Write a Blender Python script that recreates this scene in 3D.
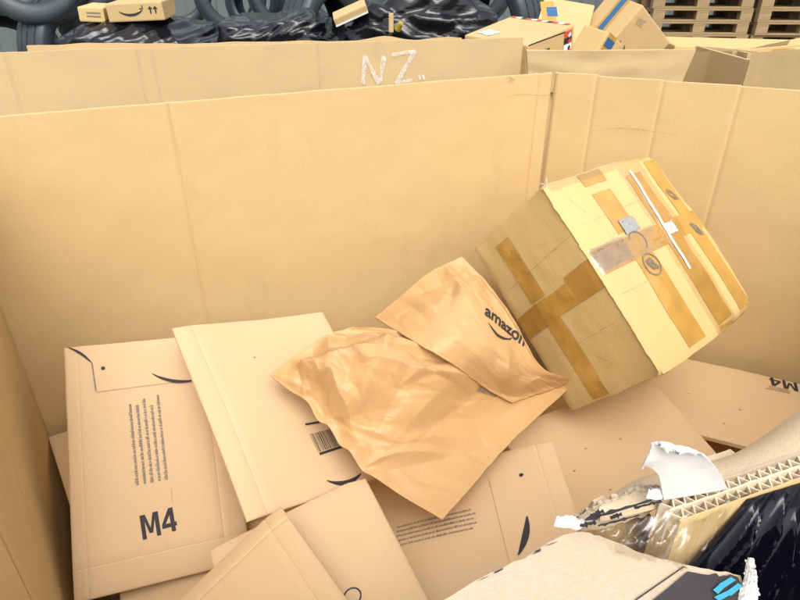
import bpy, bmesh, math, random
from mathutils import Vector, Matrix, noise
from mathutils.bvhtree import BVHTree

for o in list(bpy.data.objects):
    bpy.data.objects.remove(o)
SC = bpy.context.scene
COL = SC.collection

# ------------------------------------------------------------------ camera
PITCH = math.radians(29.3)
FPX = 600.0                     # focal length in pixels of an 800 px wide picture
CAM = Vector((0, 0, 1.5))
cd = bpy.data.cameras.new('camera')
cam = bpy.data.objects.new('camera', cd)
COL.objects.link(cam)
cam.location = CAM
cam.rotation_euler = (math.radians(90) - PITCH, 0, 0)
cd.sensor_width = 36
cd.lens = 36 * FPX / 800
cd.clip_start = 0.01
cd.clip_end = 300
SC.camera = cam

# ------------------------------------------------------------------ light
SUN_AZ, SUN_EL = math.radians(169), math.radians(56)     # azimuth from +Y towards +X
w = bpy.data.worlds.new('World')
SC.world = w
w.use_nodes = True
nt = w.node_tree
bg = nt.nodes['Background']
sky = nt.nodes.new('ShaderNodeTexSky')
sky.sky_type = 'NISHITA'
sky.sun_disc = False
sky.sun_elevation = SUN_EL
sky.sun_rotation = SUN_AZ
sky.dust_density = 4.0
sky.air_density = 1.0
hs = nt.nodes.new('ShaderNodeHueSaturation')
hs.inputs['Saturation'].default_value = 0.22            # overcast: nearly white sky
nt.links.new(sky.outputs[0], hs.inputs['Color'])
nt.links.new(hs.outputs[0], bg.inputs[0])
bg.inputs[1].default_value = 0.15
sd = bpy.data.lights.new('sun', 'SUN')
sun = bpy.data.objects.new('sun', sd)
COL.objects.link(sun)
sd.energy = 1.05
sd.angle = math.radians(50)
sd.color = (1.0, 0.95, 0.87)
sdir = Vector((math.sin(SUN_AZ) * math.cos(SUN_EL), math.cos(SUN_AZ) * math.cos(SUN_EL), math.sin(SUN_EL)))
sun.rotation_euler = sdir.to_track_quat('Z', 'Y').to_euler()
SC.view_settings.view_transform = 'Standard'
SC.view_settings.look = 'None'
SC.view_settings.gamma = 1
SC.view_settings.use_curve_mapping = False
SC.view_settings.exposure = 0.82
SC.render.engine = 'CYCLES'
SC.cycles.max_bounces = 10
SC.cycles.diffuse_bounces = 6

# ------------------------------------------------------------------ pixel helpers (800 x 600 picture)
CP, SP = math.cos(PITCH), math.sin(PITCH)
def ray(px, py):
    r, u = px - 400, 300 - py
    return Vector((r, FPX * CP + u * SP, u * CP - FPX * SP))
def atz(px, py, z):
    d = ray(px, py); return CAM + d * ((z - CAM.z) / d.z)
def aty(px, py, y):
    d = ray(px, py); return CAM + d * (y / d.y)
def onpl(px, py, p0, n):
    d = ray(px, py); return CAM + d * ((p0 - CAM).dot(n) / d.dot(n))

# ------------------------------------------------------------------ materials
def new_mat(name):
    m = bpy.data.materials.new(name); m.use_nodes = True
    return m, m.node_tree, m.node_tree.nodes['Principled BSDF']
def N(nt, t, **kw):
    n = nt.nodes.new(t)
    for k, v in kw.items(): setattr(n, k, v)
    return n
def cardboard(name, col, flute=0.0, var=0.10, rough=0.72, fib=1.0, blotch=1.0, wear=0.0):
    """kraft liner: fibre flecks, soft blotches, washboard of the flutes showing through"""
    m, nt, b = new_mat(name)
    L = nt.links.new
    tc = N(nt, 'ShaderNodeTexCoord')
    n1 = N(nt, 'ShaderNodeTexNoise'); n1.inputs['Scale'].default_value = 5.5 * blotch; n1.inputs['Detail'].default_value = 5
    L(tc.outputs['UV'], n1.inputs['Vector'])
    mp = N(nt, 'ShaderNodeMapping'); mp.inputs['Scale'].default_value = (260 * fib, 900 * fib, 1)
    L(tc.outputs['UV'], mp.inputs['Vector'])
    n2 = N(nt, 'ShaderNodeTexNoise'); n2.inputs['Scale'].default_value = 1; n2.inputs['Detail'].default_value = 3
    L(mp.outputs[0], n2.inputs['Vector'])
    mx = N(nt, 'ShaderNodeMixRGB', blend_type='MIX')
    c = Vector(col)
    mx.inputs[1].default_value = (*(c * (1 - var)), 1)
    mx.inputs[2].default_value = (*(Vector((c.x * (1 + var * .7), c.y * (1 + var * .8), c.z * (1 + var)))), 1)
    L(n1.outputs[0], mx.inputs[0])
    mx2 = N(nt, 'ShaderNodeMixRGB', blend_type='MULTIPLY')
    rp = N(nt, 'ShaderNodeMapRange'); rp.inputs[1].default_value = .3; rp.inputs[2].default_value = .7
    rp.inputs[3].default_value = .90; rp.inputs[4].default_value = 1.05
    L(n2.outputs[0], rp.inputs[0]); mx2.inputs[0].default_value = 1
    L(mx.outputs[0], mx2.inputs[1]); L(rp.outputs[0], mx2.inputs[2])
    out = mx2.outputs[0]
    if wear > 0:                                        # scuffs and grubby smears with their own shape
        mp3 = N(nt, 'ShaderNodeMapping'); mp3.inputs['Scale'].default_value = (7, 2.2, 1); mp3.inputs['Rotation'].default_value = (0, 0, .35)
        L(tc.outputs['UV'], mp3.inputs['Vector'])
        n3 = N(nt, 'ShaderNodeTexNoise'); n3.inputs['Scale'].default_value = 1.4; n3.inputs['Detail'].default_value = 9; n3.inputs['Roughness'].default_value = .68
        L(mp3.outputs[0], n3.inputs['Vector'])
        r3 = N(nt, 'ShaderNodeMapRange'); r3.inputs[1].default_value = .58; r3.inputs[2].default_value = .76
        r3.inputs[4].default_value = wear
        L(n3.outputs[0], r3.inputs[0])
        mx3 = N(nt, 'ShaderNodeMixRGB'); mx3.inputs[2].default_value = (*(c * .66), 1)
        L(r3.outputs[0], mx3.inputs[0]); L(out, mx3.inputs[1]); out = mx3.outputs[0]
    L(out, b.inputs['Base Color'])
    b.inputs['Roughness'].default_value = rough
    b.inputs['Specular IOR Level'].default_value = .28
    bp = N(nt, 'ShaderNodeBump'); bp.inputs['Strength'].default_value = .25; bp.inputs['Distance'].default_value = .0006
    L(n2.outputs[0], bp.inputs['Height'])
    last = bp
    if flute > 0:
        wv = N(nt, 'ShaderNodeTexWave', bands_direction='X'); wv.inputs['Scale'].default_value = 36
        wv.inputs['Distortion'].default_value = .8; wv.inputs['Detail Scale'].default_value = .6
        L(tc.outputs['UV'], wv.inputs['Vector'])
        n4 = N(nt, 'ShaderNodeTexNoise'); n4.inputs['Scale'].default_value = 9; n4.inputs['Detail'].default_value = 3
        L(tc.outputs['UV'], n4.inputs['Vector'])
        b2 = N(nt, 'ShaderNodeBump'); b2.inputs['Strength'].default_value = flute; b2.inputs['Distance'].default_value = .0010
        L(wv.outputs[0], b2.inputs['Height']); L(bp.outputs[0], b2.inputs['Normal'])
        b3 = N(nt, 'ShaderNodeBump'); b3.inputs['Strength'].default_value = .30; b3.inputs['Distance'].default_value = .012
        L(n4.outputs[0], b3.inputs['Height']); L(b2.outputs[0], b3.inputs['Normal'])
        last = b3
    L(last.outputs[0], b.inputs['Normal'])
    return m
def plain(name, col, rough=.6, metal=0, spec=.4, coat=0, bump=0, bscale=60, bdist=.002, var=.12, vscale=30, stretch=(1, 1, 1)):
    m, nt, b = new_mat(name); L = nt.links.new
    tc = N(nt, 'ShaderNodeTexCoord')
    mp = N(nt, 'ShaderNodeMapping'); mp.inputs['Scale'].default_value = stretch
    L(tc.outputs['Object'], mp.inputs['Vector'])
    n = N(nt, 'ShaderNodeTexNoise'); n.inputs['Scale'].default_value = vscale; n.inputs['Detail'].default_value = 5
    L(mp.outputs[0], n.inputs['Vector'])
    mx = N(nt, 'ShaderNodeMixRGB'); c = Vector(col)
    mx.inputs[1].default_value = (*(c * (1 - var)), 1); mx.inputs[2].default_value = (*(c * (1 + var)), 1)
    L(n.outputs[0], mx.inputs[0]); L(mx.outputs[0], b.inputs['Base Color'])
    b.inputs['Roughness'].default_value = rough; b.inputs['Metallic'].default_value = metal
    b.inputs['Specular IOR Level'].default_value = spec; b.inputs['Coat Weight'].default_value = coat
    b.inputs['Coat Roughness'].default_value = .08
    if bump:
        n2 = N(nt, 'ShaderNodeTexNoise'); n2.inputs['Scale'].default_value = bscale; n2.inputs['Detail'].default_value = 4
        L(mp.outputs[0], n2.inputs['Vector'])
        bp = N(nt, 'ShaderNodeBump'); bp.inputs['Strength'].default_value = bump; bp.inputs['Distance'].default_value = bdist
        L(n2.outputs[0], bp.inputs['Height']); L(bp.outputs[0], b.inputs['Normal'])
    return m
def film(name, tint=(1, 1, 1), refl=.22, scale=30):
    """thin clear film: see-through with glossy wrinkles"""
    m, nt, b = new_mat(name); L = nt.links.new
    out = nt.nodes['Material Output']
    tr = N(nt, 'ShaderNodeBsdfTransparent'); tr.inputs[0].default_value = (*tint, 1)
    gl = N(nt, 'ShaderNodeBsdfGlossy'); gl.inputs['Roughness'].default_value = .12
    tc = N(nt, 'ShaderNodeTexCoord'); n = N(nt, 'ShaderNodeTexNoise'); n.inputs['Scale'].default_value = scale; n.inputs['Detail'].default_value = 3
    L(tc.outputs['Object'], n.inputs['Vector'])
    bp = N(nt, 'ShaderNodeBump'); bp.inputs['Strength'].default_value = .35; bp.inputs['Distance'].default_value = .01
    L(n.outputs[0], bp.inputs['Height']); L(bp.outputs[0], gl.inputs['Normal'])
    mx = N(nt, 'ShaderNodeMixShader'); mx.inputs[0].default_value = refl
    L(tr.outputs[0], mx.inputs[1]); L(gl.outputs[0], mx.inputs[2]); L(mx.outputs[0], out.inputs['Surface'])
    return m
def chalk(name):
    m, nt, b = new_mat(name); L = nt.links.new
    b.inputs['Base Color'].default_value = (.8, .8, .78, 1); b.inputs['Roughness'].default_value = .95
    tc = N(nt, 'ShaderNodeTexCoord'); n = N(nt, 'ShaderNodeTexNoise'); n.inputs['Scale'].default_value = 110; n.inputs['Detail'].default_value = 6
    L(tc.outputs['Object'], n.inputs['Vector'])
    r = N(nt, 'ShaderNodeMapRange'); r.inputs[1].default_value = .30; r.inputs[2].default_value = .66; r.inputs[3].default_value = .20; r.inputs[4].default_value = .62
    L(n.outputs[0], r.inputs[0]); L(r.outputs[0], b.inputs['Alpha'])
    return m

M_WALL = cardboard('pallet_box_kraft', (.615, .440, .212), flute=.07, var=.08, wear=.40)
M_WALL2 = cardboard('rear_box_kraft', (.55, .400, .205), flute=.10, var=.08, wear=.45)
M_MAIL = cardboard('mailer_kraft', (.635, .447, .258), var=.05, fib=1.2, wear=.16)
M_MAIL2 = cardboard('mailer_kraft_warm', (.605, .420, .232), var=.06, fib=1.2, wear=.16)
M_BOX = cardboard('carton_kraft', (.610, .435, .185), flute=.06, var=.10, wear=.45)
M_BOX2 = cardboard('carton_kraft_brown', (.55, .385, .18), flute=.06, var=.10, wear=.45)
M_BAG = cardboard('bag_paper', (.565, .340, .148), var=.09, rough=.40, fib=.8)
M_LINER = plain('white_paper', (.62, .60, .57), .8, bump=.4, bscale=90, bdist=.0015, var=.05)
M_CREAM = cardboard('torn_liner', (.47, .375, .265), var=.08, wear=.25)
M_TAN = cardboard('folded_liner_tan', (.64, .50, .33), var=.08, wear=.2)
M_EDGE = plain('corrugated_edge', (.66, .55, .40), .85, var=.1, bump=.3, bscale=200, bdist=.001)
M_INK = plain('print_ink', (.030, .026, .028), .7, var=.2)
M_INK2 = plain('print_ink_worn', (.20, .165, .14), .75, var=.35, vscale=120)
M_TAPE = plain('brown_tape', (.47, .265, .058), .16, spec=.5, coat=.5, bump=.6, bscale=38, bdist=.004, var=.34, vscale=26)
M_TAPE2 = plain('brown_tape_double', (.39, .21, .043), .16, spec=.5, coat=.5, bump=.35, bscale=45, bdist=.003, var=.10)
M_CLEAR = film('clear_tape', (.99, .97, .93), .16, 26)
M_CLEAR2 = film('clear_stretch_film', (.96, .95, .92), .05, 10)
M_BLACK = plain('black_stretch_film', (.003, .003, .007), .05, spec=.38, bump=.10, bscale=14, bdist=.006, var=.2, stretch=(1, 1, 1))
M_BLACKW = plain('black_film_creased', (.006, .007, .010), .13, spec=.5, bump=.25, bscale=7, bdist=.02, var=.2, stretch=(.5, 1, 3.2))
M_RUB = plain('tyre_rubber', (.030, .037, .043), .40, spec=.45, bump=.3, bscale=50, bdist=.004, var=.25, vscale=6)
M_WOOD = plain('pallet_wood', (.30, .205, .10), .8, bump=.5, bscale=30, bdist=.003, var=.25, vscale=8, stretch=(1, 8, 8))
M_WOOD2 = plain('pallet_block_wood', (.31, .215, .11), .85, bump=.5, bscale=40, bdist=.003, var=.25, vscale=14)
M_BLUE = plain('blue_tape', (.03, .12, .27), .25, coat=.3, var=.15)
M_DARKTAPE = plain('dark_tape_print', (.015, .018, .035), .3, var=.2)
M_RED = plain('red_tape', (.62, .06, .03), .3, var=.1)
M_WHITE = plain('white_tape', (.78, .78, .76), .4, var=.05)
M_CYAN = plain('cyan_print', (.03, .27, .40), .5, var=.1)
M_YEL = plain('yellow_plug', (.36, .31, .03), .45, var=.1)
M_CHALK = chalk('chalk')
M_FLOOR = plain('concrete', (.22, .215, .20), .85, bump=.3, bscale=30, bdist=.004, var=.2, vscale=3)
M_HALL = plain('painted_steel_sheet', (.105, .125, .12), .5, var=.12, vscale=2)

# ------------------------------------------------------------------ mesh helpers
def link(o, parent):
    COL.objects.link(o)
    if parent is not None: o.parent = parent
    return o
def mk(name, vs, fs, mat, parent=None, uv=None, smooth=False, sharp=42):
    me = bpy.data.meshes.new(name)
    me.from_pydata([tuple(v) for v in vs], [], fs)
    me.materials.append(mat)
    if uv is None:
        uv = [(v[0] + v[1] * .37, v[2] + v[1] * .61) for v in vs]
    ul = me.uv_layers.new(name='UVMap')
    for lp in me.loops: ul.data[lp.index].uv = uv[lp.vertex_index]
    if smooth:
        for p in me.polygons: p.use_smooth = True
        me.set_sharp_from_angle(angle=math.radians(sharp))
    o = bpy.data.objects.new(name, me)
    return link(o, parent)
def tag(o, label, cat, group=None, kind=None):
    o['label'] = label; o['category'] = cat
    if group: o['group'] = group
    if kind: o['kind'] = kind
    return o
def thing(name, label, cat, mtx=None, group=None):
    o = bpy.data.objects.new(name, None); COL.objects.link(o)
    o.empty_display_size = .05
    if mtx is not None: o.matrix_world = mtx
    return tag(o, label, cat, group)
def struct(o):
    o['kind'] = 'structure'; return o
def grid_slab(name, top, bot, us, vs, mat, parent=None, uvf=None, smooth=True):
    """closed sheet: top(u,v), bot(u,v) over a grid"""
    nu, nv = len(us), len(vs)
    V, UV = [], []
    for f in (top, bot):
        for v in vs:
            for u in us:
                V.append(f(u, v)); UV.append(uvf(u, v) if uvf else (u, v))
    F = []; o2 = nu * nv
    for j in range(nv - 1):
        for i in range(nu - 1):
            a = j * nu + i
            F.append((a, a + 1, a + nu + 1, a + nu)); F.append((o2 + a, o2 + a + nu, o2 + a + nu + 1, o2 + a + 1))
    for i in range(nu - 1):
        F.append((i, o2 + i, o2 + i + 1, i + 1)); k = (nv - 1) * nu + i
        F.append((k, k + 1, o2 + k + 1, o2 + k))
    for j in range(nv - 1):
        a = j * nu; F.append((a, a + nu, o2 + a + nu, o2 + a))
        a = j * nu + nu - 1; F.append((a, o2 + a, o2 + a + nu, a + nu))
    return mk(name, V, F, mat, parent, UV, smooth)
def lin(a, b, n): return [a + (b - a) * i / (n - 1) for i in range(n)]
def bevbox(name, size, mat, parent, loc=(0, 0, 0), bev=.004, rotz=0, segs=1):
    bm = bmesh.new(); bmesh.ops.create_cube(bm, size=1)
    for v in bm.verts: v.co = Vector((v.co.x * size[0], v.co.y * size[1], v.co.z * size[2]))
    if bev: bmesh.ops.bevel(bm, geom=bm.edges[:], offset=bev, segments=segs, affect='EDGES', profile=.6)
    me = bpy.data.meshes.new(name); bm.to_mesh(me); bm.free(); me.materials.append(mat)
    ul = me.uv_layers.new(name='UVMap')
    for p in me.polygons:
        n = p.normal
        for li in p.loop_indices:
            c = me.vertices[me.loops[li].vertex_index].co
            ul.data[li].uv = (c.y, c.z) if abs(n.x) > .6 else ((c.x, c.z) if abs(n.y) > .6 else (c.x, c.y))
    o = bpy.data.objects.new(name, me); link(o, parent); o.location = loc; o.rotation_euler = (0, 0, rotz)
    return o
def copy_tree(o, parent=None):
    c = o.copy(); COL.objects.link(c); c.parent = parent
    for ch in list(o.children): copy_tree(ch, c)
    return c
def nz(x, y=0, z=0): return noise.noise(Vector((x, y, z)))
def poly_eval(pts, t):
    """piecewise Catmull-Rom through points, t in 0..1"""
    n = len(pts) - 1; x = min(max(t, 0), 1) * n; i = min(int(x), n - 1); f = x - i
    p1, p2 = pts[i], pts[i + 1]; p0 = pts[i - 1] if i > 0 else p1 * 2 - p2; p3 = pts[i + 2] if i + 2 <= n else p2 * 2 - p1
    return .5 * ((2 * p1) + (p2 - p0) * f + (2 * p0 - 5 * p1 + 4 * p2 - p3) * f * f + (3 * p1 - p0 - 3 * p2 + p3) * f ** 3)
def loft(name, A, B, nu, nv, mat, parent, thick=.003, lift=0, jagA=0, jagB=0, seed=0, extra=None, smooth=True, jf=1.0):
    """sheet between edge polylines A and B, jagged where torn; thickness below"""
    def top(u, v):
        a, b = poly_eval(A, u), poly_eval(B, u); d = b - a
        t = v
        if jagB: t = v * (1 + jagB * (nz(u * 9 * jf + seed, seed) + .6 * nz(u * 31 * jf + seed, 3)) * v)
        if jagA: t = t - jagA * (nz(u * 9 * jf + seed, 7.5) + .6 * nz(u * 31 * jf + seed, 11)) * (1 - v)
        p = a + d * t
        p = p + Vector((0, 0, lift * math.sin(math.pi * min(max(v, 0), 1))))
        if extra: p = p + extra(u, v)
        return p
    def bot(u, v):
        e = 1e-3
        n = (top(min(u + e, 1), v) - top(max(u - e, 0), v)).cross(top(u, v + e) - top(u, v - e))
        n = n.normalized() if n.length > 1e-12 else Vector((0, 0, 1))
        if n.dot(CAM - top(u, v)) < 0: n = -n
        return top(u, v) - n * thick
    ln = (A[-1] - A[0]).length; hn = (B[0] - A[0]).length
    return grid_slab(name, top, bot, lin(0, 1, nu), lin(0, 1, nv), mat, parent, lambda u, v: (u * ln, v * hn), smooth)

# text as mesh (2D verts normalised: x 0..1, y from 0)
_tx = {}
def text2d(s, bold=.02):
    if (s, bold) in _tx: return _tx[(s, bold)]
    cu = bpy.data.curves.new('t', 'FONT'); cu.body = s; cu.size = 1; cu.offset = bold; cu.resolution_u = 4
    o = bpy.data.objects.new('t', cu); COL.objects.link(o)
    dg = bpy.context.evaluated_depsgraph_get()
    me = bpy.data.meshes.new_from_object(o.evaluated_get(dg))
    bm = bmesh.new(); bm.from_mesh(me)
    bmesh.ops.triangulate(bm, faces=bm.faces[:])
    bmesh.ops.remove_doubles(bm, verts=bm.verts[:], dist=1e-5)
    bmesh.ops.subdivide_edges(bm, edges=[e for e in bm.edges if e.calc_length() > .15], cuts=2)
    bmesh.ops.triangulate(bm, faces=bm.faces[:])
    vs = [(v.co.x, v.co.y) for v in bm.verts]; fs = [tuple(v.index for v in f.verts) for f in bm.faces]
    bm.free(); bpy.data.objects.remove(o); bpy.data.curves.remove(cu); bpy.data.meshes.remove(me)
    x0 = min(v[0] for v in vs); x1 = max(v[0] for v in vs); y0 = min(v[1] for v in vs)
    k = 1 / (x1 - x0)
    _tx[(s, bold)] = ([((x - x0) * k, (y - y0) * k) for x, y in vs], fs)
    return _tx[(s, bold)]
def rects2d(rs):
    vs, fs = [], []
    for x0, y0, x1, y1 in rs:
        i = len(vs); vs += [(x0, y0), (x1, y0), (x1, y1), (x0, y1)]; fs.append((i, i + 1, i + 2, i + 3))
    return vs, fs
def micro2d(n, seed, lh=.055, gap=.5, ragged=.25):
    """n lines of print too small to read"""
    r = random.Random(seed); rs = []
    for k in range(n):
        x = 0; end = 1 - ragged * r.random(); y = -k * lh
        while x < end:
            wd = r.uniform(.012, .05); 
            xx = x
            while xx < x + wd:
                c = r.uniform(.004, .008); hgt = lh * r.choice((.34, .36, .36, .52)); rs.append((xx, y, xx + c, y + hgt)); xx += c + .0028
            x += wd + .010
    return rects2d(rs)
def barcode2d(seed, asp=.55, n=34):
    r = random.Random(seed); rs = []; x = 0
    while x < 1:
        wd = r.choice((.011, .011, .018, .028)); rs.append((x, 0, min(x + wd, 1), asp)); x += wd + r.choice((.011, .016, .026))
    return rects2d(rs)
def ribbon2d(pts, w0, w1=None, taper=True):
    """crescent-like stroke along pts"""
    vs, fs = [], []; n = len(pts)
    for i, (x, y) in enumerate(pts):
        a = pts[max(i - 1, 0)]; b = pts[min(i + 1, n - 1)]
        dx, dy = b[0] - a[0], b[1] - a[1]; l = math.hypot(dx, dy) or 1
        t = i / (n - 1); wd = (w0 * math.sin(math.pi * (.06 + .88 * t)) if w1 is None else w0 + (w1 - w0) * t) * .5
        vs += [(x - dy / l * wd, y + dx / l * wd), (x + dy / l * wd, y - dx / l * wd)]
        if i: fs.append((2 * i - 2, 2 * i, 2 * i + 1, 2 * i - 1))
    return vs, fs
def arc2d(x0, y0, x1, y1, sag, n=14):
    return [(x0 + (x1 - x0) * t, y0 + (y1 - y0) * t - sag * 4 * t * (1 - t)) for t in lin(0, 1, n)]

# ================================================================== SETTING
struct(mk('ground', [(-60, -60, 0), (60, -60, 0), (60, 120, 0), (-60, 120, 0)], [(0, 1, 2, 3)], M_FLOOR))
hall = thing('hall_wall', 'grey green sheet metal hall wall behind the tyres and pallets', 'wall')
for i in range(30):
    x = -11 + i * .75
    vs = []; fs = []
    prof = [(0, 0), (.45, 0), (.50, -.035), (.70, -.035), (.75, 0)]
    for (dx, dy) in prof: vs += [(x + dx, 11.0 + dy, 0), (x + dx, 11.0 + dy, 4.5)]
    for k in range(4): fs.append((2 * k, 2 * k + 2, 2 * k + 3, 2 * k + 1))
    mk('sheet_panel', vs, fs, M_HALL, hall)

# ================================================================== MAIN PALLET BOX
RIM = 1.28
Lc, Rc = Vector((-.744, .970, 0)), Vector((.356, 1.459, 0))
Dc = Vector((1.085, 1.152, 0))
def along(px, py, z=RIM):
    p = atz(px, py, z); return Vector((p.x, p.y, 0))
pbox = thing('pallet_box', 'large open kraft pallet box with torn front wall holding mailers and bags', 'pallet box')
def wall_panel(name, a, b, z0, z1, parent, mat, thick=.013, bulge=.0, seed=0, grooves=(.006, .006), nv=44, topwave=.0012, out=1):
    """corrugated wall panel from a to b (plan), inner face on the line; folded scores at its ends"""
    d = b - a; ln = d.length; t = d / ln; n = Vector((-t.y, t.x, 0)) * out      # n points out of the box
    k = max(6, int(ln / .022))
    us = sorted(set([0, .003 / ln, .007 / ln] + lin(.010 / ln, 1 - .010 / ln, k) + [1 - .007 / ln, 1 - .003 / ln, 1]))
    def off(u, v):
        s, e = u * ln, (1 - u) * ln
        g = grooves[0] * max(0, 1 - s / .007) + grooves[1] * max(0, 1 - e / .007)
        sm = math.sin(math.pi * u) * math.sin(math.pi * min(1, .15 + v * .85))
        return g + bulge * sm + (.0026 * nz(u * ln * 3 + seed, v * 2.5, seed) + .0009 * nz(u * ln * 13 + seed, v * 9, seed) - .0030 * max(0, nz(u * ln * 6 + seed * 2, v * 5, seed) - .25)) * min(1, s / .05) * min(1, e / .05)
    def tw(u): return topwave * nz(u * ln * 9 + seed, 3.3) * 2
    def inner(u, v):
        p = a + d * u + n * off(u, v); return Vector((p.x, p.y, z0 + (z1 + tw(u) - z0) * v))
    def outer(u, v):
        p = inner(u, v) + n * thick; return p
    return grid_slab(name, inner, outer, us, lin(0, 1, nv), mat, parent, lambda u, v: (u * ln + seed * 1.7, v * (z1 - z0)))
def onseg(a, b, q):
    d = b - a; return a + d * ((q - a).dot(d) / d.dot(d))
c170 = onseg(Lc, Rc, along(169, 103)); s547 = onseg(Lc, Rc, along(541, 74))
cR = [onseg(Rc, Dc, along(x, y)) for x, y in ((597, 76), (664, 80), (742, 84))]
wall_panel('wall_panel', Lc, c170, .02, RIM, pbox, M_WALL, seed=1, bulge=.004, grooves=(0, .0035))
wall_panel('wall_panel', c170, s547, .02, RIM, pbox, M_WALL, seed=2, bulge=.004, grooves=(.0035, .004))
sm = wall_panel('seam_panel', s547, Rc, .02, RIM - .001, pbox, M_WALL, seed=3, grooves=(.004, .006))
q0 = Rc
for i, q in enumerate(cR + [Dc]):
    wall_panel('wall_panel', q0, q, .02, RIM - .002 * i, pbox, M_WALL, seed=4 + i, bulge=.0, grooves=((.006 if i == 0 else .0022), .0022)); q0 = q
Lm, FL = Vector((-.455, .47, 0)), Vector((-.40, .075, 0))
wall_panel('wall_panel', Lm, Lc + (Lc - Lm).normalized() * .004, .02, RIM, pbox, M_WALL, seed=9, bulge=.010, grooves=(.003, 0))
wall_panel('wall_panel', FL, Lm, .02, RIM, pbox, M_WALL, seed=10)
F1, F2, RF = Vector((.035, .165, 0)), along(660, 500, 1.213), Vector((1.0, .60, 0))
F3 = F2 + (along(800, 453, 1.213) - F2).normalized() * .50
wall_panel('wall_panel', F1, FL, .02, 1.17, pbox, M_WALL, seed=11, topwave=.01)
wall_panel('wall_panel', F2, F1, .02, 1.08, pbox, M_WALL, seed=12, topwave=.02)
wall_panel('wall_panel', RF, F3, .02, 1.24, pbox, M_WALL, seed=13)
wall_panel('wall_panel', Dc, RF, .02, RIM, pbox, M_WALL, seed=14)
# base board
pl = [FL, Lm, Lc, Rc, Dc, RF, F3, F2, F1]
nn = len(pl)
mk('base_board', [(p.x, p.y, .02) for p in pl] + [(p.x, p.y, 0.004) for p in pl],
   [tuple(range(nn)), tuple(range(2 * nn - 1, nn - 1, -1))] + [(i, i + nn, (i + 1) % nn + nn, (i + 1) % nn) for i in range(nn)], M_WALL, pbox)
# front right wall: triple wall board with the flutes laid open along its torn top
def front_at(s): return F2 + (F3 - F2) * s
FT = (F3 - F2).normalized(); FN = Vector((FT.y, -FT.x, 0))        # FN: towards the camera
ZT = 1.213
wall_panel('wall_panel', F3, F2, .02, ZT - .014, pbox, M_WALL, seed=15, thick=.017, topwave=0, grooves=(0, 0))
def flute_strip():
    lnF = (F3 - F2).length; pitch = .0088; n = int(lnF / pitch)
    def edge(s): return .0018 * nz(s * 60, 1)
    for r, mat in ((0, M_EDGE), (1, M_EDGE)):
        o0 = .0002 + r * .0082
        V, F = [], []
        pts = []
        for i in range(2 * n + 1):
            s = i * pitch / 2; d = o0 + (.0007 if i % 2 == 0 else .0075)
            pts.append((s, d))
        th = .0011
        for i, (s, d) in enumerate(pts):
            zt = ZT + edge(s + r) - .0015
            for dd in (-th / 2, th / 2):
                p = F2 + FT * (s + dd) + FN * d
                V += [(p.x, p.y, zt), (p.x, p.y, ZT - .030)]
            if i:
                a, b = 4 * (i - 1), 4 * i
                F += [(a, a + 2, b + 2, b), (a, b, b + 1, a + 1), (a + 2, a + 3, b + 3, b + 2)]
        mk('flute_layer', V, F, mat, pbox)
    for r in range(3):
        def top(u, v, r=r):
            s = u * lnF; p = F2 + FT * s + FN * (r * .0082 - .0004 + v * .0013)
            return Vector((p.x, p.y, ZT + .0012 * nz(s * 70, r * 5) + (.004 * max(0, nz(s * 14, r + 9)) if r == 0 else 0)))
        def bot(u, v, r=r):
            t = top(u, v, r); return Vector((t.x, t.y, ZT - .032))
        grid_slab('liner_sheet', top, bot, lin(0, 1, 150), [0, 1], ((M_CREAM, M_EDGE, M_WALL)[r]), pbox)
flute_strip()
# inner liner folded over into the box (pale strip), its far edge torn
V3 = lambda px, py, z: atz(px, py, z)
A_in = [V3(600, 517, 1.198), V3(668, 499, 1.208), V3(735, 476, 1.211), V3(800, 453, 1.212), V3(900, 419, 1.212), V3(1010, 381, 1.212)]
B_in = [V3(592, 512, 1.185), V3(640, 478, 1.175), V3(730, 455, 1.17), V3(800, 411, 1.17), V3(900, 350, 1.17), V3(1010, 285, 1.17)]
loft('folded_liner', A_in, B_in, 90, 10, M_TAN, pbox, .004, lift=.008, jagB=.05, seed=2)
# white peeled flap curling up
A_w = [V3(664, 500, 1.214), V3(690, 496, 1.216), V3(728, 489, 1.217)]
B_w = [V3(641, 468, 1.240), V3(646, 460, 1.248), V3(653, 445, 1.260), V3(663, 446, 1.262), V3(677, 453, 1.260)]
loft('peeled_flap', A_w, B_w, 60, 16, M_LINER, pbox, .0015, lift=.010, jagB=.05, seed=5, jf=.5,
     extra=lambda u, v: Vector((0, 0, .004 * nz(u * 4, v * 4, 2) * v)))
# torn printed strip left of it
A_t = [V3(574, 528, 1.192), V3(600, 530, 1.185), V3(640, 516, 1.19), V3(668, 503, 1.20)]
B_t = [V3(576, 523, 1.196), V3(603, 502, 1.20), V3(640, 488, 1.205), V3(664, 490, 1.21)]
loft('torn_strip', A_t, B_t, 70, 14, M_CREAM, pbox, .0025, lift=.006, jagA=.10, jagB=.10, seed=8, jf=.6,
     extra=lambda u, v: Vector((0, 0, .004 * nz(u * 12, v * 5, 8))))
for k, (a, b, wd) in enumerate((((585, 520), (652, 500), .0016), ((598, 526), (640, 515), .0011), ((590, 516), (604, 511), .0022), ((610, 518), (622, 514), .002), ((634, 508), (662, 501), .0016), ((580, 526), (596, 522), .002))):
    p, q = V3(*a, 1.2145), V3(*b, 1.2165)
    m = [p.lerp(q, t) + Vector((0, 0, .001 * nz(t * 9, k))) for t in lin(0, 1, 14)]
    VV = []
    for i, c in enumerate(m):
        ww = wd * (.4 + abs(nz(i * .7, k * 3)) * 1.6); VV += [c + Vector((0, ww, 0)), c - Vector((0, ww, 0))]
    mk('ink_streak', VV, [(2 * i, 2 * i + 2, 2 * i + 3, 2 * i + 1) for i in range(13)], M_INK, pbox)
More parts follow.
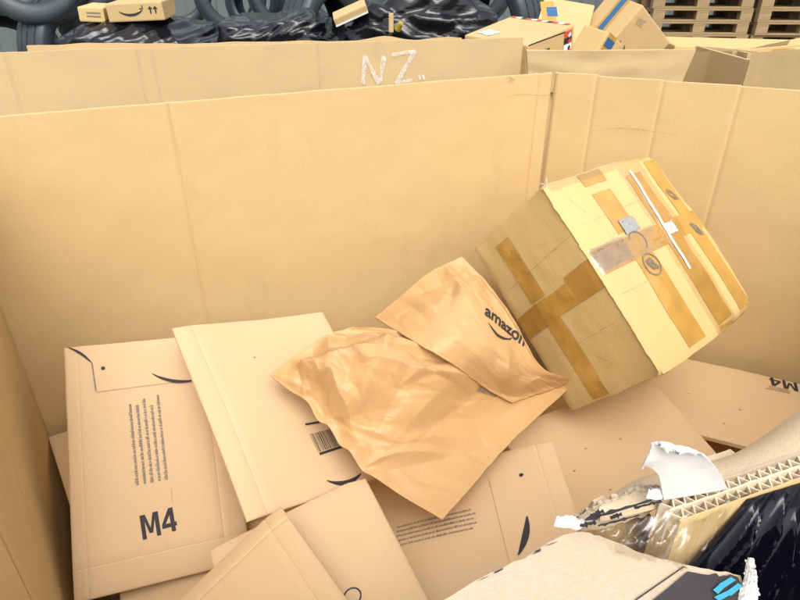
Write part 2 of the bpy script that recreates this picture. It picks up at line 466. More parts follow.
# small white torn curls
for k, (px, py, z, r) in enumerate(((566, 524, 1.20, .0040), (657, 496, 1.215, .0036), (577, 526, 1.199, .0026))):
    c = V3(px, py, z)
    loft('paper_curl', [c + Vector((-r * 1.9, -.001, -.001)), c + Vector((0, -.003, .0)), c + Vector((r * 1.9, .001, -.001))],
         [c + Vector((-r * 1.3, r * .6, .002)), c + Vector((0, r * .8, .004)), c + Vector((r * 1.5, r * .5, .002))], 16, 8, M_LINER, pbox, .001, lift=.003, jagB=.25, seed=20 + k, jf=.3)
# crushed brown board under the tear
A_c = [V3(584, 531, 1.178), V3(640, 518, 1.172), V3(690, 503, 1.172), V3(745, 490, 1.175)]
B_c = [V3(596, 548, 1.13), V3(640, 560, 1.115), V3(690, 580, 1.10), V3(740, 590, 1.09)]
loft('crushed_board', A_c, B_c, 60, 30, M_WALL, pbox, .004, seed=4,
     extra=lambda u, v: Vector((.004 * nz(u * 7, v * 9, 2), .010 * nz(u * 5, v * 6, 4), -.05 * math.sin(math.pi * v) * (1 - .5 * u) + .010 * nz(u * 8, v * 8, 6))))
# front wall flap folded outwards, pale in the light
A_o = [V3(402, 625, 1.197), V3(440, 600, 1.198), V3(510, 564, 1.20), V3(574, 531, 1.20), V3(612, 543, 1.193), V3(690, 565, 1.188), V3(741, 577, 1.185)]
B_o = [p + Vector((-.01, -.13, -.05)) for p in A_o]
outflap = loft('folded_flap', A_o, B_o, 80, 16, M_CREAM, pbox, .007, lift=.004, jagA=.015, seed=6,
     extra=lambda u, v: Vector((0, 0, .0025 * nz(u * 5, v * 3, 1))))
fm = outflap.data; fbvh = BVHTree.FromPolygons([v.co.copy() for v in fm.vertices], [tuple(p.vertices) for p in fm.polygons])
def ink_on(bvh, name, pxpoly, mat, parent, lift=.0008, n=None):
    """flat print laid on a sheet: polygon corners given as picture pixels"""
    bm = bmesh.new()
    c = Vector((sum(p[0] for p in pxpoly) / len(pxpoly), sum(p[1] for p in pxpoly) / len(pxpoly), 0))
    vs = [bm.verts.new((p[0], p[1], 0)) for p in pxpoly]
    bm.faces.new(vs); bmesh.ops.triangulate(bm, faces=bm.faces[:])
    for _ in range(3):
        bmesh.ops.subdivide_edges(bm, edges=[e for e in bm.edges if e.calc_length() > 9], cuts=1)
        bmesh.ops.triangulate(bm, faces=bm.faces[:])
    V = []; ok = True
    for v in bm.verts:
        d = ray(v.co.x, v.co.y).normalized()
        h = bvh.ray_cast(CAM, d)
        if h[0] is None: h = bvh.find_nearest(CAM + d * .45)
        V.append(h[0] - d * lift * 2.2)
    F = [tuple(v.index for v in f.verts) for f in bm.faces]
    bm.verts.index_update(); bm.free()
    return mk(name, V, F, mat, parent)
ink_on(fbvh, 'printed_patch', [(648, 604), (668, 588), (694, 566), (722, 571), (738, 577), (743, 590), (741, 604)], M_INK, outflap)
for k, (x0, y0, x1, y1) in enumerate(((713, 590, 722, 582), (719, 584, 731, 577), (714, 597, 729, 590), (726, 592, 738, 583))):
    ink_on(fbvh, 'printed_stripe', [(x0, y0), (x1, y1), (x1 + 5, y1 + 3), (x0 + 5, y0 + 4)], M_CYAN, outflap, .0020)
ink_on(fbvh, 'printed_line', [(634, 600), (690, 561.5), (691, 562.5), (637, 600)], M_INK, outflap)
for poly in ([(539, 541), (551, 538), (553, 543), (543, 547)], [(530, 553), (540, 549), (541, 551), (531, 555)], [(494, 572), (503, 568), (503, 569.5), (495, 573.5)], [(474, 581), (482, 577), (483, 578.5), (475, 582.5)]):
    ink_on(fbvh, 'printed_dash', poly, M_INK, outflap)
# torn white tuft at the lower right
A_u = [V3(736, 618, 1.180), V3(738, 596, 1.184), V3(743, 580, 1.188), V3(746, 562, 1.192)]
B_u = [V3(754, 622, 1.180), V3(758, 598, 1.184), V3(756, 580, 1.190), V3(751, 560, 1.192)]
loft('torn_tuft', A_u, B_u, 40, 12, M_LINER, pbox, .0015, lift=.003, jagA=.12, jagB=.25, seed=31, jf=.5,
     extra=lambda u, v: Vector((0, 0, .0025 * nz(u * 10, v * 6, 8))))
# clear film shreds over the tear
loft('clear_film', [V3(600, 530, 1.205), V3(640, 519, 1.208), V3(690, 506, 1.214), V3(762, 489, 1.216)], [V3(616, 552, 1.195), V3(655, 562, 1.19), V3(690, 562, 1.19), V3(735, 508, 1.20)],
     60, 22, M_CLEAR2, pbox, .0006, lift=.004, jagB=.3, seed=12, extra=lambda u, v: Vector((0, 0, .006 * nz(u * 10 + v * 4, v * 2, 8) + .002 * nz(u * 22 + v * 9, v * 2, 2))))

# black stretch film wrapped round the front of the box: a thing pulled over the board
def film_extra(u, v):
    h = 0
    for k, (c, wd, a) in enumerate(((.05, .012, .006), (.12, .018, .011), (.19, .010, .008), (.26, .016, .012), (.32, .009, .006), (.39, .020, .014), (.46, .010, .008), (.53, .014, .011), (.60, .010, .008), (.68, .018, .012), (.78, .014, .010), (.88, .02, .012))):
        cc = c + .03 * math.sin(v * 4 + k * 2.1) * v + .012 * math.sin(v * 11 + k)
        fade = max(0, min(1, (v - .05 * (k % 3)) * 6)) * max(0, min(1, (1.05 - .1 * (k % 4) - v) * 4))
        d = abs(u - cc) / wd
        h += a * 1.7 * math.exp(-d * .9) * fade
    h += .0050 * nz(u * 9, v * 1.6, 3) + .0012 * nz(u * 30, v * 2.2, 5)
    return (FN * .9 + Vector((-.2, 0, .15))) * h * .8 * min(1, v / .06)
def onfront(px, py, d): return onpl(px, py, Vector((F2.x, F2.y, 1)) + FN * d, FN)
bf = loft('black_stretch_film', [onfront(748, 500, .0185), onfront(800, 484, .0185), onfront(860, 466, .0185), onfront(940, 442, .0185)],
     [onfront(622, 640, .026), onfront(670, 700, .045), onfront(750, 750, .075), onfront(870, 800, .10)], 260, 80, M_BLACK, None, .0008, seed=3, extra=film_extra)
tag(bf, 'shiny black stretch film pulled in folds over the torn front wall of the box', 'stretch film')

# ================================================================== MAILERS
def rotm(tx, ty, yaw):
    v = Vector((tx, ty, 0)); th = v.length
    R = Matrix.Rotation(math.radians(th), 3, v / th) if th > 1e-6 else Matrix.Identity(3)
    return Matrix.Rotation(math.radians(yaw), 3, 'Z') @ R
class Mailer:
    """flat rigid mailer; local x right, y up the sheet, z out of its face"""
    def __init__(s, label, c, tx, ty, yaw, w, h, mat, t=.010, scores=(), flap=None, seed=0, pillow=.004, bend=.008, outer=.16):
        s.outer = outer
        s.w, s.h = w, h; R = rotm(tx, ty, yaw)
        s.M = Matrix.Translation(Vector(c)) @ R.to_4x4()
        s.root = thing('cardboard_mailer', label, 'mailer', s.M, 'cardboard mailers in the pallet box')
        s.n = R @ Vector((0, 0, 1)); s.c = Vector(c); s.Mi = s.M.inverted(); s.seed = seed; s.pillow = pillow; s.bend = bend
        s.scores = scores
        sx = sorted([v for k, v in scores if k == 'x']); sy = sorted([v for k, v in scores if k == 'y'])
        def axis(L, sc):
            a = lin(-L / 2 + .004, L / 2 - .004, 22) + [-L / 2, L / 2, -L / 2 + .0015, L / 2 - .0015]
            for q in sc: a += [q - .0022, q - .0009, q, q + .0009, q + .0022]
            return sorted(set(a))
        top = lambda u, v: Vector((u, v, s.hz(u, v)))
        bot = lambda u, v: Vector((u, v, min(s.hz(u, v) - .003, -t + .003 * s.edge(u, v) + .35 * s.hz(u, v))))
        s.body = grid_slab('body', top, bot, axis(w, sx), axis(h, sy), mat, s.root, lambda u, v: (u + seed * 3.1, v + seed * 1.3))
        s.mat = mat; s.flap = None
    def edge(s, u, v):
        e = min(s.w / 2 - abs(u), s.h / 2 - abs(v)); return max(0, 1 - e / .006)
    def hz(s, u, v):
        e = min(s.w / 2 - abs(u), s.h / 2 - abs(v))
        z = -.0022 * max(0, 1 - e / .004) ** 2
        z += s.pillow * (1 - (2 * u / s.w) ** 2) * (1 - (2 * v / s.h) ** 2)
        z += s.bend * nz(u * 4 + s.seed, v * 4, s.seed * 2.3) + .0010 * nz(u * 14 + s.seed, v * 14, s.seed * 1.3)
        for k, q in s.scores:
            d = (u if k == 'x' else v) - q
            z -= .0011 * max(0, 1 - abs(d) / .0022)
            if d * q > 0: z -= abs(d) * s.outer              # the strip outside a score bends down
        return z
    def loc(s, px, py):
        q = s.Mi @ onpl(px, py, s.c + s.n * .003, s.n); return q.x, q.y
    def put(s, name, shp, ll, lr, mat=None, hs=1.0, dz=.0007, flip=1, local=False):
        a = Vector(ll) if local else Vector(s.loc(*ll)); b = Vector(lr) if local else Vector(s.loc(*lr))
        d = b - a; up = Vector((-d.y, d.x)) * hs * flip
        V = []
        for x, y in shp[0]:
            p = a + d * x + up * y; V.append((p.x, p.y, s.hz(p.x, p.y) + dz))
        return mk(name, V, shp[1], mat or M_INK, s.flap if (dz > .0031 and s.flap) else s.body)
    def sheet(s, name, pts, dz=.0022, mat=None):
        """extra layer of board on the face, outline in local coordinates"""
        bm = bmesh.new(); bm.faces.new([bm.verts.new((x, y, 0)) for x, y in pts])
        bmesh.ops.triangulate(bm, faces=bm.faces[:])
        for _ in range(3):
            bmesh.ops.subdivide_edges(bm, edges=[e for e in bm.edges if e.calc_length() > .03], cuts=1); bmesh.ops.triangulate(bm, faces=bm.faces[:])
        ex = bmesh.ops.extrude_face_region(bm, geom=bm.faces[:])
        tv = [g for g in ex['geom'] if isinstance(g, bmesh.types.BMVert)]
        tvs = set(tv)
        for v in bm.verts: v.co.z = s.hz(v.co.x, v.co.y) + (dz if v in tvs else -.0005)
        bm.normal_update(); bm.verts.index_update()
        V = [v.co.copy() for v in bm.verts]; F = [tuple(v.index for v in f.verts) for f in bm.faces]; bm.free()
        return mk(name, V, F, mat or s.mat, s.root, [(v.x + s.seed * 3.1, v.y + s.seed * 1.3) for v in V])

# lower layer that carries the heap
def loose_mailer(label, c, tx, ty, yaw, w, h, seed, mat=None):
    return Mailer(label, c, tx, ty, yaw, w, h, mat or M_MAIL2, seed=seed, bend=.008)

def m4_2d():
    V = [(0, 0), (0, .62), (.15, .62), (.26, .25), (.37, .62), (.52, .62), (.52, 0), (.405, 0), (.405, .45), (.31, .12), (.21, .12), (.115, .45), (.115, 0)]
    F = [(0, 1, 11, 12), (5, 6, 7, 8), (1, 2, 11), (5, 8, 4), (2, 3, 10, 11), (4, 8, 9, 3), (3, 9, 10)]
    k = len(V)
    V += [(.83, 0), (.95, 0), (.95, .62), (.83, .62), (.83, .44), (.69, .235), (.58, .13), (.58, .235), (.82, .62), (1.0, .13), (1.0, .235), (.95, .13), (.95, .235), (.83, .13), (.83, .235)]
    F += [(k, k + 1, k + 2, k + 3), (k + 3, k + 8, k + 7, k + 5, k + 4), (k + 6, k + 13, k + 14, k + 7), (k + 11, k + 9, k + 10, k + 12)]
    return V, F
E1 = Mailer('kraft cardboard mailer with bold M4 print leaning in the corner by the left wall', (-.437, .806, .735), 39.3, 9.2, 20.8, .279, .431, M_MAIL, seed=1,
            scores=(('y', -.168), ('x', .098), ('x', -.118)))
# closing flap of E1
x0, y0 = E1.loc(92, 362); x1, y1 = E1.loc(96, 392); fx = E1.w / 2 - .003
E1.flap = E1.sheet('tuck_flap', [(x0, E1.h / 2 - .012), (fx, E1.h / 2 - .012), (fx, y1), (x1, y1), (x0, y0)])
E1.put('open_slit', ribbon2d(arc2d(0, 0, 1, 0, -.06), .08), (67, 346), (92, 363), M_INK, dz=.0026)
E1.put('open_slit', rects2d([(0, -.02, 1, .02)]), (92, 363), (96, 391), M_INK2, dz=.0030)
q = E1.loc(103, 368)
E1.put('punched_hole', ([(.5 + .5 * math.cos(t * .5), .5 + .5 * math.sin(t * .5)) for t in range(13)], [tuple(range(13))]), (q[0] - .0035, q[1] - .004), (q[0] + .0035, q[1] - .004), M_INK, dz=.0032, local=True)
E1.put('smile_mark', ribbon2d(arc2d(0, 0, 1.25, 0, .14), .10), (152, 374), (187, 379), dz=.0034)
E1.put('printed_text', micro2d(5, 5, .078, ragged=.12), (139, 485), (131, 400), M_INK2)
E1.put('printed_code_line', micro2d(1, 7, .06), (173, 503), (171, 486), M_INK2)
E1.put('printed_lettering', m4_2d(), (143, 540), (178, 530), hs=1.15)

E2 = Mailer('plain kraft mailer with barcode and black smile mark partly under the crumpled bag', (-.198, .872, .806), 25.0, 15.8, 35.1, .322, .384, M_MAIL, seed=2, scores=(('x', -.128),))
E2.put('barcode', barcode2d(3), (319, 451), (349, 442), hs=1.0)
E2.put('barcode_line', rects2d([(0, 0, 1, .07)]), (306, 425), (334, 420))
E2.put('barcode_line', rects2d([(0, 0, 1, .07)]), (321, 454), (352, 444))
E2.put('smile_mark', ribbon2d(arc2d(0, 0, 1, .1, .16), .13), (328, 479), (363, 476))
q = E2.loc(254, 358); E2.put('staple_dot', rects2d([(0, 0, 1, .6)]), (q[0], q[1]), (q[0] + .005, q[1] + .001), M_INK2, local=True)

E3 = Mailer('kraft mailer standing corner up in front of the M4 mailer', (-.175, .396, .760), -1.5, -26.2, 36.3, .28, .36, M_MAIL2, seed=3, scores=(('x', .112), ('y', .150)))
E4 = Mailer('kraft mailer with folded side band and round stamp beside the corner-up mailer', (-.108, .510, .745), 1.0, -14.1, 23.7, .26, .335, M_MAIL, seed=4, scores=(('x', .098),), outer=.34)
E4.put('round_stamp', ribbon2d([(.5 + .5 * math.cos(t * .33), .5 + .5 * math.sin(t * .33)) for t in range(20)], .09, .09), (344, 606), (361, 602))
E5 = Mailer('wide kraft mailer with lines of small print and a punched flap below the bag', (.096, .706, .660), .3, -19.6, .6, .40, .28, M_MAIL, seed=5, scores=(('x', .167),))
E5.put('printed_text', micro2d(5, 15, .062, ragged=.12), (397, 529), (480, 510.5), M_INK2)
x0, y0 = E5.loc(490, 481); x1, y1 = E5.loc(511, 562)
E5.flap = E5.sheet('tuck_flap', [(x0, y0), (x1, -E5.h / 2 + .006), (.163, -E5.h / 2 + .006), (.163, y0 + .012)])
q = E5.loc(522, 477)
E5.put('punched_hole', ([(.5 + .5 * math.cos(t * .5), .5 + .5 * math.sin(t * .5)) for t in range(13)], [tuple(range(13))]), (q[0] - .004, q[1] - .004), (q[0] + .004, q[1] - .004), dz=.0034, local=True)
E5.put('smile_mark', ribbon2d(arc2d(0, 0, 1.5, 0, .10), .24), (519, 557), (525, 531), dz=.0034, flip=1)
E6 = Mailer('large plain kraft mailer with scattered specks under the taped carton', (.428, .884, .645), 11.4, -10.8, 19.0, .36, .30, M_MAIL2, seed=6)
for k, (px, py) in enumerate(((584, 448), (619, 439), (609, 489), (573, 470))):
    q = E6.loc(px, py); E6.put('speck', ribbon2d(arc2d(0, 0, 1, .3, .3, 5), .35), (q[0], q[1]), (q[0] + .005, q[1] - .002), local=True)
E7 = Mailer('kraft mailer with M4 printed upside down by the right wall', (.748, 1.084, .625), 0, 0, -24.7, .36, .30, M_MAIL2, seed=7)
E7.put('printed_lettering', m4_2d(), (797, 382), (769, 376), hs=1.05)
E7.put('printed_block', micro2d(3, 21, .13), (790, 393), (765, 388), M_INK)
E7.put('printed_block', micro2d(2, 22, .12), (704, 361), (688, 358), M_INK2)
for k, (px, py) in enumerate(((670, 405), (687, 393), (738, 410), (722, 424))):
    q = E7.loc(px, py); E7.put('speck', ribbon2d(arc2d(0, 0, 1, .3, .3, 5), .35), (q[0], q[1]), (q[0] + .006, q[1] - .002), local=True)
E8 = loose_mailer('kraft mailer corner poking out beside the left wall behind the M4 mailer', (-.521, .889, .640), 0, .7, 36.0, .27, .34, 8)
E9 = loose_mailer('kraft mailer edge showing under the lower end of the M4 mailer', (-.30, .60, .555), 6, 2, 20, .30, .36, 9)

# heap below: flattened cartons that carry the mailers
def bale(label, pts, z0, z1, n, seed):
    r = random.Random(seed); root = thing('cardboard_bale', label, 'cardboard bale')
    cx = sum(p[0] for p in pts) / len(pts); cy = sum(p[1] for p in pts) / len(pts)
    hh = (z1 - z0) / n
    for k in range(n):
        s = r.uniform(.93, 1.0); a = r.uniform(-.02, .02); V = []
        for zz in (z0 + k * hh + .0015, z0 + (k + 1) * hh - .0015):
            for (x, y) in pts:
                dx, dy = (x - cx) * s, (y - cy) * s
                V.append((cx + dx - a * dy, cy + dy + a * dx, zz + r.uniform(-.001, .001)))
        m = len(pts)
        mk('flattened_carton', V, [tuple(range(m - 1, -1, -1)), tuple(range(m, 2 * m))] + [(i, (i + 1) % m, (i + 1) % m + m, i + m) for i in range(m)], M_WALL, root)
    return root
bale('pile of flattened cartons filling the bottom of the pallet box', [(-.36, .14), (-.40, .47), (-.62, .93), (.34, 1.36), (.98, 1.10), (.92, .62), (.6, .44), (.1, .28)], .022, .53, 12, 4)
E10 = loose_mailer('kraft mailer lying flat beneath the crumpled bag and wide mailer', (.05, .95, .60), 4, 2, 28, .40, .36, 10)

# ================================================================== TAPED CARTON
BX = Matrix(((.4212, .7701, -.4791), (-.5082, .6379, .5786), (.7512, -.0003, .6600)))
DX, DY, DZ = .243, .367, .393
BC = Vector((.443, 1.113, .932))
BM = Matrix.Translation(BC) @ BX.to_4x4()
carton = thing('taped_carton', 'battered kraft carton wrapped in brown tape tipped against the right wall', 'carton', BM)
def carton_body():
    """rounded, slightly crushed box: superellipsoid-like cube grid"""
    bm = bmesh.new(); bmesh.ops.create_cube(bm, size=2)
    bmesh.ops.subdivide_edges(bm, edges=bm.edges[:], cuts=26, use_grid_fill=True)
    V = []; 
    half = Vector((DX / 2, DY / 2, DZ / 2))
    for v in bm.verts:
        p = Vector((v.co.x * half.x, v.co.y * half.y, v.co.z * half.z))
        r = .006
        # the two corners on the +y side of the lit face are crushed round
        if p.x > 0 and p.y > 0: r = .006 + .030 * min(1, p.y / half.y) * abs(p.z / half.z) ** 2
        q = Vector([max(-(half[i] - r), min(half[i] - r, p[i])) for i in range(3)])
        d = p - q
        if d.length > 1e-9: p = q + d.normalized() * min(d.length, r)
        n = v.co.normalized()
        f = .0035 * nz(p.x * 14, p.y * 14, p.z * 14) + .0015 * nz(p.x * 40, p.y * 40, p.z * 40)
        b = .006 * (1 - (p.y / half.y) ** 2) * (1 - (p.z / half.z) ** 2) if abs(v.co.x) > .99 else 0
        p += Vector((math.copysign(b, v.co.x), 0, 0)) + n * f
        V.append(p)
    bm.verts.index_update()
    F = [tuple(v.index for v in f.verts) for f in bm.faces]; NF = [f.normal.copy() for f in bm.faces]; bm.free()
    me = bpy.data.meshes.new('body'); me.from_pydata([tuple(v) for v in V], [], F); me.materials.append(M_BOX)
    ul = me.uv_layers.new(name='UVMap')
    for p, n in zip(me.polygons, NF):
        p.use_smooth = True
        for li in p.loop_indices:
            c = V[me.loops[li].vertex_index]
            ul.data[li].uv = (c.y, c.z) if abs(n.x) > .6 else ((c.x + 2, c.z) if abs(n.y) > .6 else (c.x + 4, c.y))
    me.set_sharp_from_angle(angle=math.radians(50))
    o = bpy.data.objects.new('body', me); link(o, carton)
    return BVHTree.FromPolygons(V, F)
cbvh = carton_body()
def tape_on(face, quad, name, mat, dz=.0009, n=(6, 26), wrinkle=0, seed=0, end_jag=.0):
    """strip on face 'lit' (+x) or 'side' (-y); quad = four (a,b) fractions a: across, b: down from the top edge"""
    us, vs = lin(0, 1, n[0]), lin(0, 1, n[1]); V = []; UV = []
    for v in vs:
        for u in us:
            vv = v + (end_jag * nz(u * 6, seed, (v > .5) * 4) if v in (0, 1) else 0)
            a = (quad[0][0] * (1 - u) + quad[1][0] * u) * (1 - vv) + (quad[3][0] * (1 - u) + quad[2][0] * u) * vv
            b = (quad[0][1] * (1 - u) + quad[1][1] * u) * (1 - vv) + (quad[3][1] * (1 - u) + quad[2][1] * u) * vv
            if face == 'lit': o, d = Vector((.3, (a - .5) * DY, (.5 - b) * DZ)), Vector((-1, 0, 0))
            else: o, d = Vector(((a - .5) * DX, -.3, (.5 - b) * DZ)), Vector((0, 1, 0))
            h = cbvh.ray_cast(o, d)
            p = h[0] if h[0] is not None else cbvh.find_nearest(o + d * .1)[0]
            wz = wrinkle * max(0, nz(u * 3 + seed, v * 9 + seed * 3, 1)) if wrinkle else 0
            V.append(p - d * (dz + wz)); UV.append((a, b))
    F = [(j * n[0] + i, j * n[0] + i + 1, (j + 1) * n[0] + i + 1, (j + 1) * n[0] + i) for j in range(n[1] - 1) for i in range(n[0] - 1)]
    return mk(name, V, F, mat, carton, UV, True)
def Q(a0, a1, b0, b1, da=0): return [(a0, b0), (a1, b0), (a1 + da, b1), (a0 + da, b1)]
tape_on('lit', Q(.26, .45, .012, .085), 'tape_strip', M_TAPE, seed=1, end_jag=.10)
tape_on('lit', Q(.27, .43, .13, .36), 'tape_strip', M_TAPE, seed=2, end_jag=.03)
tape_on('lit', Q(.27, .43, .47, .965, -.01), 'tape_strip', M_TAPE, seed=3)
tape_on('lit', Q(.60, .75, .10, .985, -.03), 'tape_strip', M_TAPE, seed=4)
tape_on('lit', Q(.83, .95, .03, .96, -.01), 'tape_strip', M_TAPE, seed=5)
tape_on('lit', [(.02, .38), (.99, .40), (.99, .505), (.02, .50)], 'tape_strip', M_TAPE, dz=.0014, n=(30, 6), seed=6)
tape_on('lit', [(.57, .05), (.80, .05), (.74, .99), (.52, .99)], 'clear_tape', M_CLEAR, dz=.0020, n=(10, 50), wrinkle=.004, seed=7)
tape_on('lit', [(.0, .37), (.55, .38), (.55, .50), (.0, .50)], 'clear_tape', M_CLEAR, dz=.0024, n=(40, 14), wrinkle=.005, seed=8)
tape_on('lit', [(.0, .005), (.9, .005), (.9, .05), (.0, .05)], 'clear_tape', M_CLEAR, dz=.0024, n=(40, 6), wrinkle=.004, seed=9)
tape_on('side', Q(.24, .42, .08, .43, .02), 'tape_strip', M_TAPE, seed=10)
tape_on('side', Q(.28, .45, .44, .985, .02), 'tape_strip', M_TAPE, seed=11)
tape_on('side', [(.05, .46), (.99, .425), (.99, .545), (.05, .56)], 'tape_strip', M_TAPE, dz=.0013, n=(24, 6), seed=12)
tape_on('side', [(.03, .455), (.30, .44), (.30, .565), (.03, .575)], 'tape_end', M_TAPE2, dz=.0019, n=(8, 6), seed=13)
tape_on('side', [(.70, .41), (1.0, .40), (1.0, .545), (.70, .55)], 'tape_end', M_TAPE2, dz=.0019, n=(8, 6), seed=14)
# folded ridge of the clear tape standing up and catching the light
V = []; F = []
for i, t in enumerate(lin(0, 1, 40)):
    a, b = .66 - .05 * t + .008 * math.sin(t * 8), .08 + .58 * t
    h = cbvh.ray_cast(Vector((.3, (a - .5) * DY, (.5 - b) * DZ)), Vector((-1, 0, 0)))[0]
    hh = .0035 * (.5 + .5 * math.sin(math.pi * t)) + .0012 * nz(t * 20)
    V += [h + Vector((.0026, -.0030, 0)), h + Vector((.0026 + hh, -.0008, 0)), h + Vector((.0030 + hh * .75, .0012 + .001 * nz(t * 9, 4), 0)), h + Vector((.0026, .0036, 0))]
    if i:
        k = 4 * i
        for m in range(3): F.append((k - 4 + m, k + m, k + 1 + m, k - 3 + m))
mk('tape_ridge', V, F, plain('glossy_clear_ridge', (.74, .70, .62), .10, spec=.8, coat=1, var=.05), carton, None, True)
def scrap(name, a, b, wa, wb, mat, seed):
    tape_on('lit', [(a, b), (a + wa, b), (a + wa, b + wb), (a, b + wb)], name, mat, dz=.0030, n=(14, 14), wrinkle=.004, seed=seed, end_jag=.1)
M_MILK = film('glossy_clear_tape', (.98, .97, .95), .28, 40)
scrap('painted_glint', .615, .405, .095, .062, M_LINER, 3)  # highlight where the tapes cross, painted as a small white patch
scrap('grey_label_scrap', .32, .30, .12, .075, plain('foil_scrap', (.42, .42, .41), .25, metal=.4, bump=.6, bscale=60, bdist=.005), 5)
scrap('clear_tape', .012, .37, .26, .115, M_MILK, 6)
def carton_ink(name, pts, wd, mat, at, size):
    """pen strokes on the lit face: pts in a unit square at fraction position"""
    V, F = ribbon2d(pts, wd, wd); W = []
    for x, y in V:
        h = cbvh.ray_cast(Vector((.3, (at[0] - .5) * DY + (x - .5) * size, (.5 - at[1]) * DZ + (y - .5) * size)), Vector((-1, 0, 0)))[0]
        W.append(h + Vector((.0024, 0, 0)))
    mk(name, W, F, mat, carton)
rr = random.Random(5)
def scrawl(seed, n=60):
    r = random.Random(seed); return [(.5 + (.5 - .012 * abs(i - 20)) * .9 * math.cos(i * .9 + r.random() * .5) * (.6 + .4 * r.random()), .5 + .45 * math.sin(i * .83 + r.random() * .6) * (.5 + .5 * r.random())) for i in range(n)]
carton_ink('stamp_mark', [(.5 + .48 * math.cos(t * .35), .5 + .48 * math.sin(t * .35)) for t in range(19)], .06, M_INK2, (.36, .555), .046)
carton_ink('stamp_mark', scrawl(1, 34), .045, M_INK2, (.36, .555), .036)
carton_ink('stamp_mark', scrawl(2, 26), .055, M_INK2, (.89, .50), .038)
carton_ink('stamp_mark', scrawl(3, 22), .05, M_INK2, (.88, .28), .036)
carton_ink('stamp_mark', [(.5 + .48 * math.cos(t * .3 - 1), .5 + .48 * math.sin(t * .3 - 1)) for t in range(13)], .06, M_INK2, (.37, .43), .044)
carton_ink('stamp_mark', scrawl(6, 20), .06, M_INK2, (.35, .33), .03)
def carton_line(face, a0, b0, a1, b1, wd, mat, seed):
    V = []; F = []
    for i, t in enumerate(lin(0, 1, 26)):
        a, b = a0 + (a1 - a0) * t, b0 + (b1 - b0) * t + .006 * nz(t * 5, seed)
        ww = wd * (.3 + .7 * abs(nz(t * 7, seed * 3)) * 2)
        for sg in (-1, 1):
            bb = b + sg * ww
            if face == 'lit': o, d = Vector((.3, (a - .5) * DY, (.5 - bb) * DZ)), Vector((-1, 0, 0))
            else: o, d = Vector(((a - .5) * DX, -.3, (.5 - bb) * DZ)), Vector((0, 1, 0))
            h = cbvh.ray_cast(o, d)[0]
            if h is None: h = cbvh.find_nearest(o + d * .1)[0]
            V.append(h - d * .0006)
        if i: F.append((2 * i - 2, 2 * i, 2 * i + 1, 2 * i - 1))
    mk('crease_line', V, F, mat, carton)
M_CREASE = chalk('carton_crease'); M_CREASE.node_tree.nodes['Principled BSDF'].inputs['Base Color'].default_value = (.30, .19, .07, 1)
carton_line('side', .08, .30, .95, .27, .0022, M_CREASE, 1); carton_line('side', .50, .06, .56, .40, .004, M_CREASE, 2); carton_line('side', .2, .72, .9, .70, .0014, M_CREASE, 3)
carton_line('side', .55, .80, .66, .86, .003, M_CREASE, 7)
carton_line('lit', .03, .61, .98, .63, .0016, M_CREASE, 4); carton_line('lit', .03, .25, .98, .245, .0014, M_CREASE, 5); carton_line('lit', .10, .10, .22, .36, .003, M_CREASE, 6)
# torn liner along the edge between the two faces
V = []; F = []
for i, t in enumerate(lin(0, 1, 70)):
    z = (.49 - .98 * t) * DZ; wv = -.006 + .006 * abs(nz(t * 9, 2)) + .007 * max(0, nz(t * 30, 5))
    h = cbvh.ray_cast(Vector((.3, -DY / 2 + .008 + wv, z)), Vector((-1, 0, 0)))[0]
    V += [h + Vector((.0012, 0, 0)), Vector((h.x + .0015 - .004, -DY / 2 - .0030 - .002 * abs(nz(t * 25, 8)), z))]
    if i: F.append((2 * i - 2, 2 * i, 2 * i + 1, 2 * i - 1))
mk('torn_edge', V, F, M_BOX, carton, None, True)
# wisps of frayed paper at the upper corner
for k in range(5):
    p = Vector((DX / 2 - .004 + rr.uniform(-.004, .006), -DY / 2 + rr.uniform(-.004, .01), DZ / 2 - rr.uniform(-.004, .01)))
    d = Vector((rr.uniform(-.2, .8), rr.uniform(-1, .2), rr.uniform(.1, 1))).normalized() * rr.uniform(.008, .016); s = Vector((rr.uniform(-1, 1), rr.uniform(-1, 1), rr.uniform(-1, 1))).normalized() * .003
    mk('frayed_paper', [p - s, p + s, p + d + s * .6, p + d - s * .3], [(0, 1, 2, 3)], M_LINER, carton)

# ================================================================== PAPER BAGS
def crumple(x, y, seed, creases):
    h = 0
    for (cx, cy, ang, rad, amp) in creases:
        dx, dy = x - cx, y - cy; d = dx * math.cos(ang) + dy * math.sin(ang)
        e = -dx * math.sin(ang) + dy * math.cos(ang)
        h += amp * max(0, 1 - abs(d) / (rad * .42)) * math.exp(-(e / rad) ** 2)
    return h
from mathutils.geometry import delaunay_2d_cdt
def facets(seed, n, amp, uvmap=None):
    """crumpled paper: random creases as a folded, piecewise flat height field"""
    r = random.Random(seed)
    P = [Vector((x, y)) for x in (-.1, .3, .7, 1.1) for y in (-.1, 1.1)] + [Vector((x, y)) for x in (-.1, 1.1) for y in (.3, .7)]
    P += [Vector((r.uniform(-.02, 1.02), r.uniform(-.02, 1.02))) for _ in range(n)]
    res = delaunay_2d_cdt(P, [], [], 0, 1e-6)
    V = [Vector((p.x, p.y, r.uniform(-amp, amp))) for p in res[0]]
    bv = BVHTree.FromPolygons(V, [tuple(f) for f in res[2]])
    def f(u, v):
        h = bv.ray_cast(Vector((u, v, 1)), Vector((0, 0, -1)))[0]
        return h.z if h else 0
    return f
